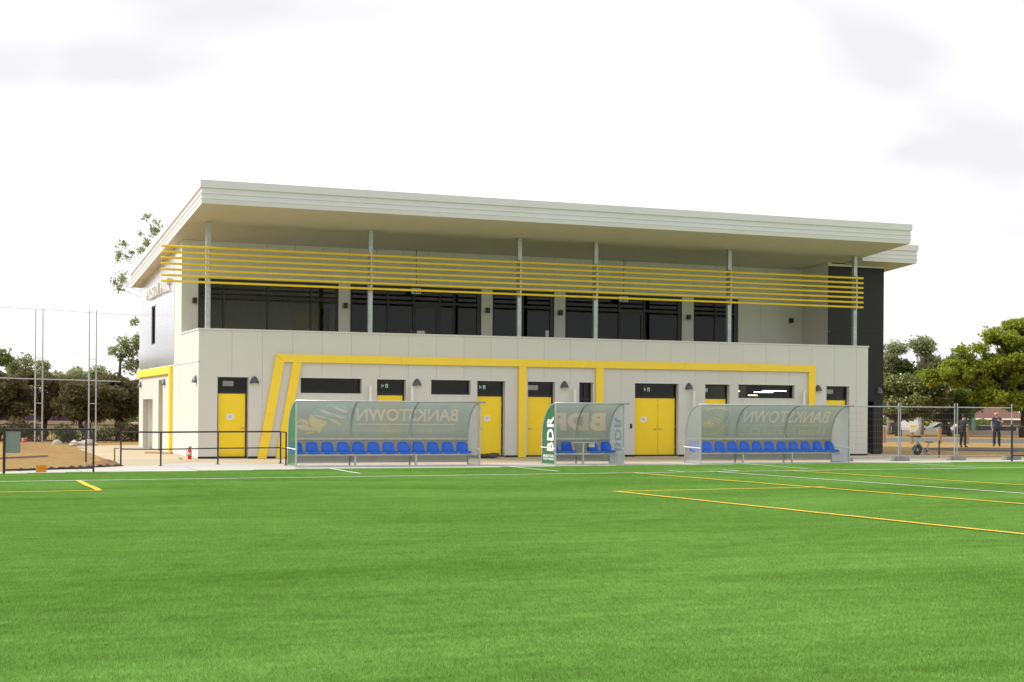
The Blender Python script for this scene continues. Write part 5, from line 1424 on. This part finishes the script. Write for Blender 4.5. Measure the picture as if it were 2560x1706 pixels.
# tall gum behind the roof: thin hanging clumps show left of the eave
tg = [(2.35, 30, 11.45, 0.22, 0.3, 0.16, 26), (2.78, 30, 10.85, 0.34, 0.4, 0.40, 80), (2.35, 30, 10.1, 0.24, 0.3, 0.20, 40), (2.05, 30, 9.75, 0.24, 0.3, 0.25, 42), (1.6, 30, 9.6, 0.15, 0.2, 0.10, 14), (2.0, 30, 10.6, 0.15, 0.2, 0.12, 14), (1.12, 30, 10.0, 0.32, 0.3, 0.16, 30), (0.92, 30, 9.45, 0.18, 0.3, 0.32, 42), (1.35, 30, 9.35, 0.18, 0.2, 0.12, 18), (1.15, 30, 8.25, 0.30, 0.3, 0.36, 62), (0.75, 30, 8.0, 0.16, 0.2, 0.22, 24), (1.0, 30, 7.7, 0.18, 0.2, 0.14, 24), (1.72, 30, 6.05, 0.18, 0.2, 0.22, 40), (1.9, 30, 5.0, 0.16, 0.2, 0.4, 60), (4.5, 30, 10.5, 0.9, 0.9, 0.7, 300), (4.0, 30, 9.2, 0.8, 0.8, 0.6, 300), (5.2, 30, 8.0, 0.9, 0.9, 0.7, 300)]
tree((4.6, 30.5, 0), 6.2, 0.20, tg, 0.17, LM_gum, M_barkpale, 'tall gum tree behind the roof, thin leaf clumps showing left of the eave', 78, group='gum trees', droop=0.8)
# small green bush below the poles
tag(crown_mesh('bush', [(-2.45, 21.2, 0.45, 0.55, 0.4, 0.42, 500), (-2.1, 21.3, 0.3, 0.4, 0.4, 0.3, 300)], 0.11, LM_bush, None, (0, 0, 0), 80), 'round grey-green bush at the picket fence between the pole pairs', 'bush')
tag(crown_mesh('bush', [(-1.0, 23.2, 0.3, 0.5, 0.4, 0.3, 260), (-0.4, 23.4, 0.4, 0.4, 0.4, 0.36, 260)], 0.11, LM_bush, None, (0, 0, 0), 81), 'dull green bush behind the picket fence right of the pole pairs', 'bush')
for k, (x, z, r) in enumerate(((-7.5, 0.6, 0.8), (-5.9, 0.5, 0.7), (-4.2, 0.55, 0.7), (0.6, 0.5, 0.7), (2.0, 0.6, 0.8))):
    tag(crown_mesh('bush', [(x, 25.0, z, r, 0.5, z, 520), (x + 0.7, 25.2, z * 0.8, r * 0.7, 0.5, z * 0.8, 360)], 0.13, LM_dark, None, (0, 0, 0), 90 + k), ('dark undergrowth clump at the left picture edge', 'dark undergrowth clump behind the grey gate sign', 'dark undergrowth clump below the first pair of poles', 'dark undergrowth clump right of the second pair of poles', 'dark undergrowth clump against the clubhouse corner')[k], 'bush', 'undergrowth behind the picket fence')

# right side
tree((59.6, 46, 0), 4.6, 0.13, scatter((60.0, 46, 6.25), (0.95, 0.9, 0.75), 15, 0.46, 115, 101) + scatter((59.6, 46, 5.4), (1.0, 0.8, 0.5), 8, 0.45, 110, 131), 0.18, LM_gum, M_barkpale, 'left of two slim gum tops beside the charcoal wall', 102, group='gum trees', droop=0.6)
tree((62.6, 46, 0), 4.4, 0.12, scatter((62.4, 46, 6.75), (1.15, 1.0, 0.55), 16, 0.46, 115, 103) + scatter((62.7, 46, 5.6), (0.75, 0.8, 1.0), 12, 0.42, 100, 132), 0.18, LM_gum, M_barkpale, 'right of two slim gum tops standing above the round green tree', 104, group='gum trees', droop=0.6)
tree((60.8, 47, 0), 3.0, 0.18, scatter((60.9, 47, 4.7), (1.9, 1.4, 0.75), 20, 0.65, 420, 105), 0.19, LM_deep, M_bark, 'round deep green tree right beside the charcoal wall', 106)
tree((56.8, 41, 0), 1.2, 0.20, scatter((57.6, 40.5, 2.9), (3.2, 1.6, 1.30), 38, 0.75, 440, 107) + scatter((57.6, 41.5, 1.7), (3.2, 1.2, 0.35), 12, 0.6, 300, 133), 0.21, LM_bloss, M_bark, 'magnolia-like tree with pale flowers behind the exercise bike', 108)
tree((62.2, 42, 0), 1.3, 0.16, scatter((61.4, 42, 3.2), (2.8, 1.4, 1.5), 34, 0.75, 400, 109) + scatter((62, 42.5, 1.7), (3.2, 1.2, 0.35), 12, 0.6, 300, 134), 0.21, LM_deep, M_bark, 'dark tree with low limbs behind the man in dark grey', 110, lean=(-0.6, 0))
jc = scatter((64.4, 36, 5.9), (3.7, 2.2, 2.2), 80, 0.62, 270, 111, 0.72) + scatter((61.2, 36.5, 4.6), (3.9, 1.6, 1.0), 40, 0.58, 260, 112, 0.7) + scatter((63.2, 36, 3.0), (3.9, 1.8, 0.9), 44, 0.62, 250, 113, 0.75) + scatter((57.4, 36.5, 4.3), (1.7, 1.2, 0.55), 14, 0.5, 220, 151, 0.7) + [(58.4, 36, 6.0, 0.65, 0.7, 0.42, 260), (58.9, 36, 5.4, 0.65, 0.7, 0.45, 260), (59.9, 36, 6.2, 0.65, 0.7, 0.42, 250), (59.4, 36, 5.0, 0.6, 0.6, 0.4, 220), (60.9, 36, 7.2, 0.8, 0.8, 0.5, 320)]
tree((63.9, 36, 0), 2.4, 0.30, jc, 0.22, LM_jac, M_bark, 'large spreading yellow-green tree at the right edge', 114)
tree((65.5, 47, 0), 2.4, 0.20, scatter((65.2, 47, 4.6), (2.6, 1.5, 1.6), 34, 0.75, 380, 141), 0.22, LM_green, M_bark, 'mid green tree filling the gap between the gums and the yellow-green tree', 142)
tree((69.0, 50, 0), 2.2, 0.22, scatter((68.5, 50, 3.6), (4.0, 2, 2.0), 30, 0.95, 330, 115), 0.26, LM_deep, M_bark, 'dark green tree behind the large yellow-green tree', 116)
tree((77.0, 58, -0.5), 2.2, 0.22, scatter((77, 58, 4.4), (5.0, 2, 2.2), 28, 1.0, 300, 117), 0.28, LM_deep, M_bark, 'dark green street tree above the tiled house', 118)
tree((64.5, 56, -0.3), 2.0, 0.22, scatter((66.5, 56, 3.4), (5.5, 2, 1.7), 34, 1.0, 300, 119), 0.28, LM_deep, M_bark, 'dark green street tree behind the magnolia-like tree', 120)
tag(crown_mesh('bush', [(79.8, 62, 0.25, 1.6, 0.8, 0.75, 500), (81.4, 62, 0.3, 1.0, 0.8, 0.8, 350)], 0.24, LM_green, None, (0, 0, 0), 121), 'bright green hedge behind the bald man', 'hedge')

# ---- cars and houses across the road
M_tyre = mat('tyre', (0.012, 0.012, 0.012), 0.85); M_cglass = mat('car_glass', (0.02, 0.025, 0.03), 0.08, spec=0.8)
M_tail = mat('tail_light', (0.45, 0.02, 0.02), 0.3); M_head = mat('head_light', (0.6, 0.62, 0.65), 0.2)
def car(loc, rz, col, label, van=False):
    t = thing('parked_car', loc, label, 'car', 'vehicles parked across the road', rz)
    m = mat('car_paint', col, 0.3, coat=0.6, var=0.02)
    Z0 = (0, 0, 0); W = 0.86
    if van: prof = [(-2.2, 0.35), (2.2, 0.35), (2.25, 0.8), (2.0, 1.0), (1.55, 1.1), (1.0, 1.85), (-2.15, 1.9), (-2.25, 0.9)]
    else: prof = [(-2.1, 0.32), (2.1, 0.32), (2.18, 0.6), (2.0, 0.80), (1.0, 0.93), (0.45, 1.40), (-0.95, 1.43), (-1.6, 1.02), (-2.12, 0.95), (-2.2, 0.6)]
    rings = []
    for yy, inset in ((-W, 0.06), (-W + 0.08, 0.0), (W - 0.08, 0.0), (W, 0.06)):
        rings.append([(x * (1 - inset * 0.3), yy * (1 - (0.16 if z > 1.0 else 0)), z - (inset * 0.5 if z > 1 else -inset * 0.2)) for x, z in prof])
    MB().loft(rings).build('body', m, t, org=Z0)
    g = [(0.95, 0.97), (0.43, 1.36), (-0.93, 1.38), (-1.5, 1.02)] if not van else [(1.5, 1.15), (1.0, 1.75), (0.1, 1.78), (0.1, 1.15)]
    for s_ in (-1, 1):
        MB().prism(g, 1, s_ * W * 0.905 - 0.03, s_ * W * 0.905 + 0.03).build('side_window', M_cglass, t, org=Z0)
        MB().box(2.05, 2.15, s_ * 0.62 - 0.15, s_ * 0.62 + 0.15, 0.62, 0.74).build('headlight', M_head, t, org=Z0)
        MB().box(-2.19, -2.12, s_ * 0.66 - 0.14, s_ * 0.66 + 0.14, 0.72, 0.92).build('tail_light', M_tail, t, org=Z0)
        for x in (-1.32, 1.32):
            w = MB().lathe([(0.18, -0.10), (0.31, -0.10), (0.32, -0.06), (0.32, 0.06), (0.31, 0.10), (0.18, 0.10)], 18, (x, s_ * (W - 0.1), 0.32), 1).build('wheel', M_tyre, t, org=Z0)
            MB().lathe([(0.18, -0.105), (0.18, 0.105)], 12, (x, s_ * (W - 0.1), 0.32), 1).build('rim', M_alu, w, org=Z0)
    if not van:
        MB().prism([(1.02, 0.955), (0.47, 1.39), (0.42, 1.40), (0.95, 0.96)], 1, -W * 0.74, W * 0.74).build('windscreen', M_cglass, t, org=Z0)
        MB().prism([(-0.97, 1.42), (-1.56, 1.03), (-1.62, 1.03), (-1.02, 1.43)], 1, -W * 0.72, W * 0.72).build('rear_window', M_cglass, t, org=Z0)
    else:
        MB().prism([(1.58, 1.12), (1.03, 1.82), (0.98, 1.84), (1.5, 1.12)], 1, -W * 0.74, W * 0.74).build('windscreen', M_cglass, t, org=Z0)
    return t
def gz(x, y): return -0.012 - 0.06 * min(max((x - 46) * 0.56 + (y - 22) * 0.83 - 39, 0), 45)
ra = math.atan2(rd.y, rd.x)
for x, y, a, c, lab, v in ((68.2, 61.0, ra, (0.75, 0.76, 0.77), 'white car partly hidden by the charcoal wall', False), (72.6, 60.6, ra + 1.4, (0.78, 0.78, 0.77), 'white van behind the bollard with the yellow-topped sign', True), (76.2, 60.5, ra + 0.2, (0.72, 0.72, 0.73), 'white car with red lights behind the fence posts', False), (81.6, 61.5, ra, (0.20, 0.22, 0.25), 'silver grey car roof behind the bald man', False)):
    car((x, y, gz(x, y)), a, c, lab, v)
def house(loc, w, d, h, rh, wallc, roofc, label, rz=0.0):
    t = thing('house', loc, label, 'house', 'houses across the road', rz); Z0 = (0, 0, 0)
    mw, mr = mat('house_wall', wallc, 0.8, var=0.08), mat('terracotta_roof', roofc, 0.8, var=0.2, scale=4, bump=0.3, bscale=12)
    MB().box(-w / 2, w / 2, -d / 2, d / 2, 0, h).build('wall', mw, t, org=Z0)
    e_ = 0.5; r_ = MB().add([(-w / 2 - e_, -d / 2 - e_, h), (w / 2 + e_, -d / 2 - e_, h), (w / 2 + e_, d / 2 + e_, h), (-w / 2 - e_, d / 2 + e_, h), (-w / 2 + d * 0.45, 0, h + rh), (w / 2 - d * 0.45, 0, h + rh)], [(0, 1, 5, 4), (1, 2, 5), (2, 3, 4, 5), (3, 0, 4), (0, 3, 2, 1)]).build('roof', mr, t, org=Z0)
    MB().box(-w / 2 - e_ - 0.02, w / 2 + e_ + 0.02, -d / 2 - e_ - 0.06, -d / 2 - e_ - 0.001, h - 0.16, h).build('gutter', M_white, r_, org=Z0)
    for x in (-w * 0.32, -w * 0.05, w * 0.28):
        f_ = MB().box(x - 0.7, x + 0.7, -d / 2 - 0.05, -d / 2 - 0.001, 1.0, 2.2).build('window', M_white, t, org=Z0)
        MB().box(x - 0.62, x + 0.62, -d / 2 - 0.07, -d / 2 - 0.051, 1.08, 2.12).build('pane', M_cglass, f_, org=Z0)
    MB().box(w * 0.10, w * 0.10 + 0.95, -d / 2 - 0.06, -d / 2 - 0.001, 0, 2.1).build('door', M_black, t, org=Z0)
house((90.3, 73, gz(90.3, 73)), 7.5, 8, 2.9, 1.9, (0.20, 0.18, 0.15), (0.15, 0.068, 0.048), 'house with terracotta tiled roof behind the green pillar', ra)
# continuous far tree line so that the horizon is closed
ff = []
for k in range(46):
    a = -0.25 + k * 0.022; R_ = 175
    ff.append((CAM.x + math.sin(a + YAW - 0.25) * R_ , CAM.y + math.cos(a + YAW - 0.25) * R_, 1.2, 3.2, 2, 3.6, 420))
o = crown_mesh('distant_wood', ff, 0.5, LM_deep, None, (0, 0, 0), 130); tag(o, 'distant mass of dark trees along the horizon', 'trees', kind='stuff')
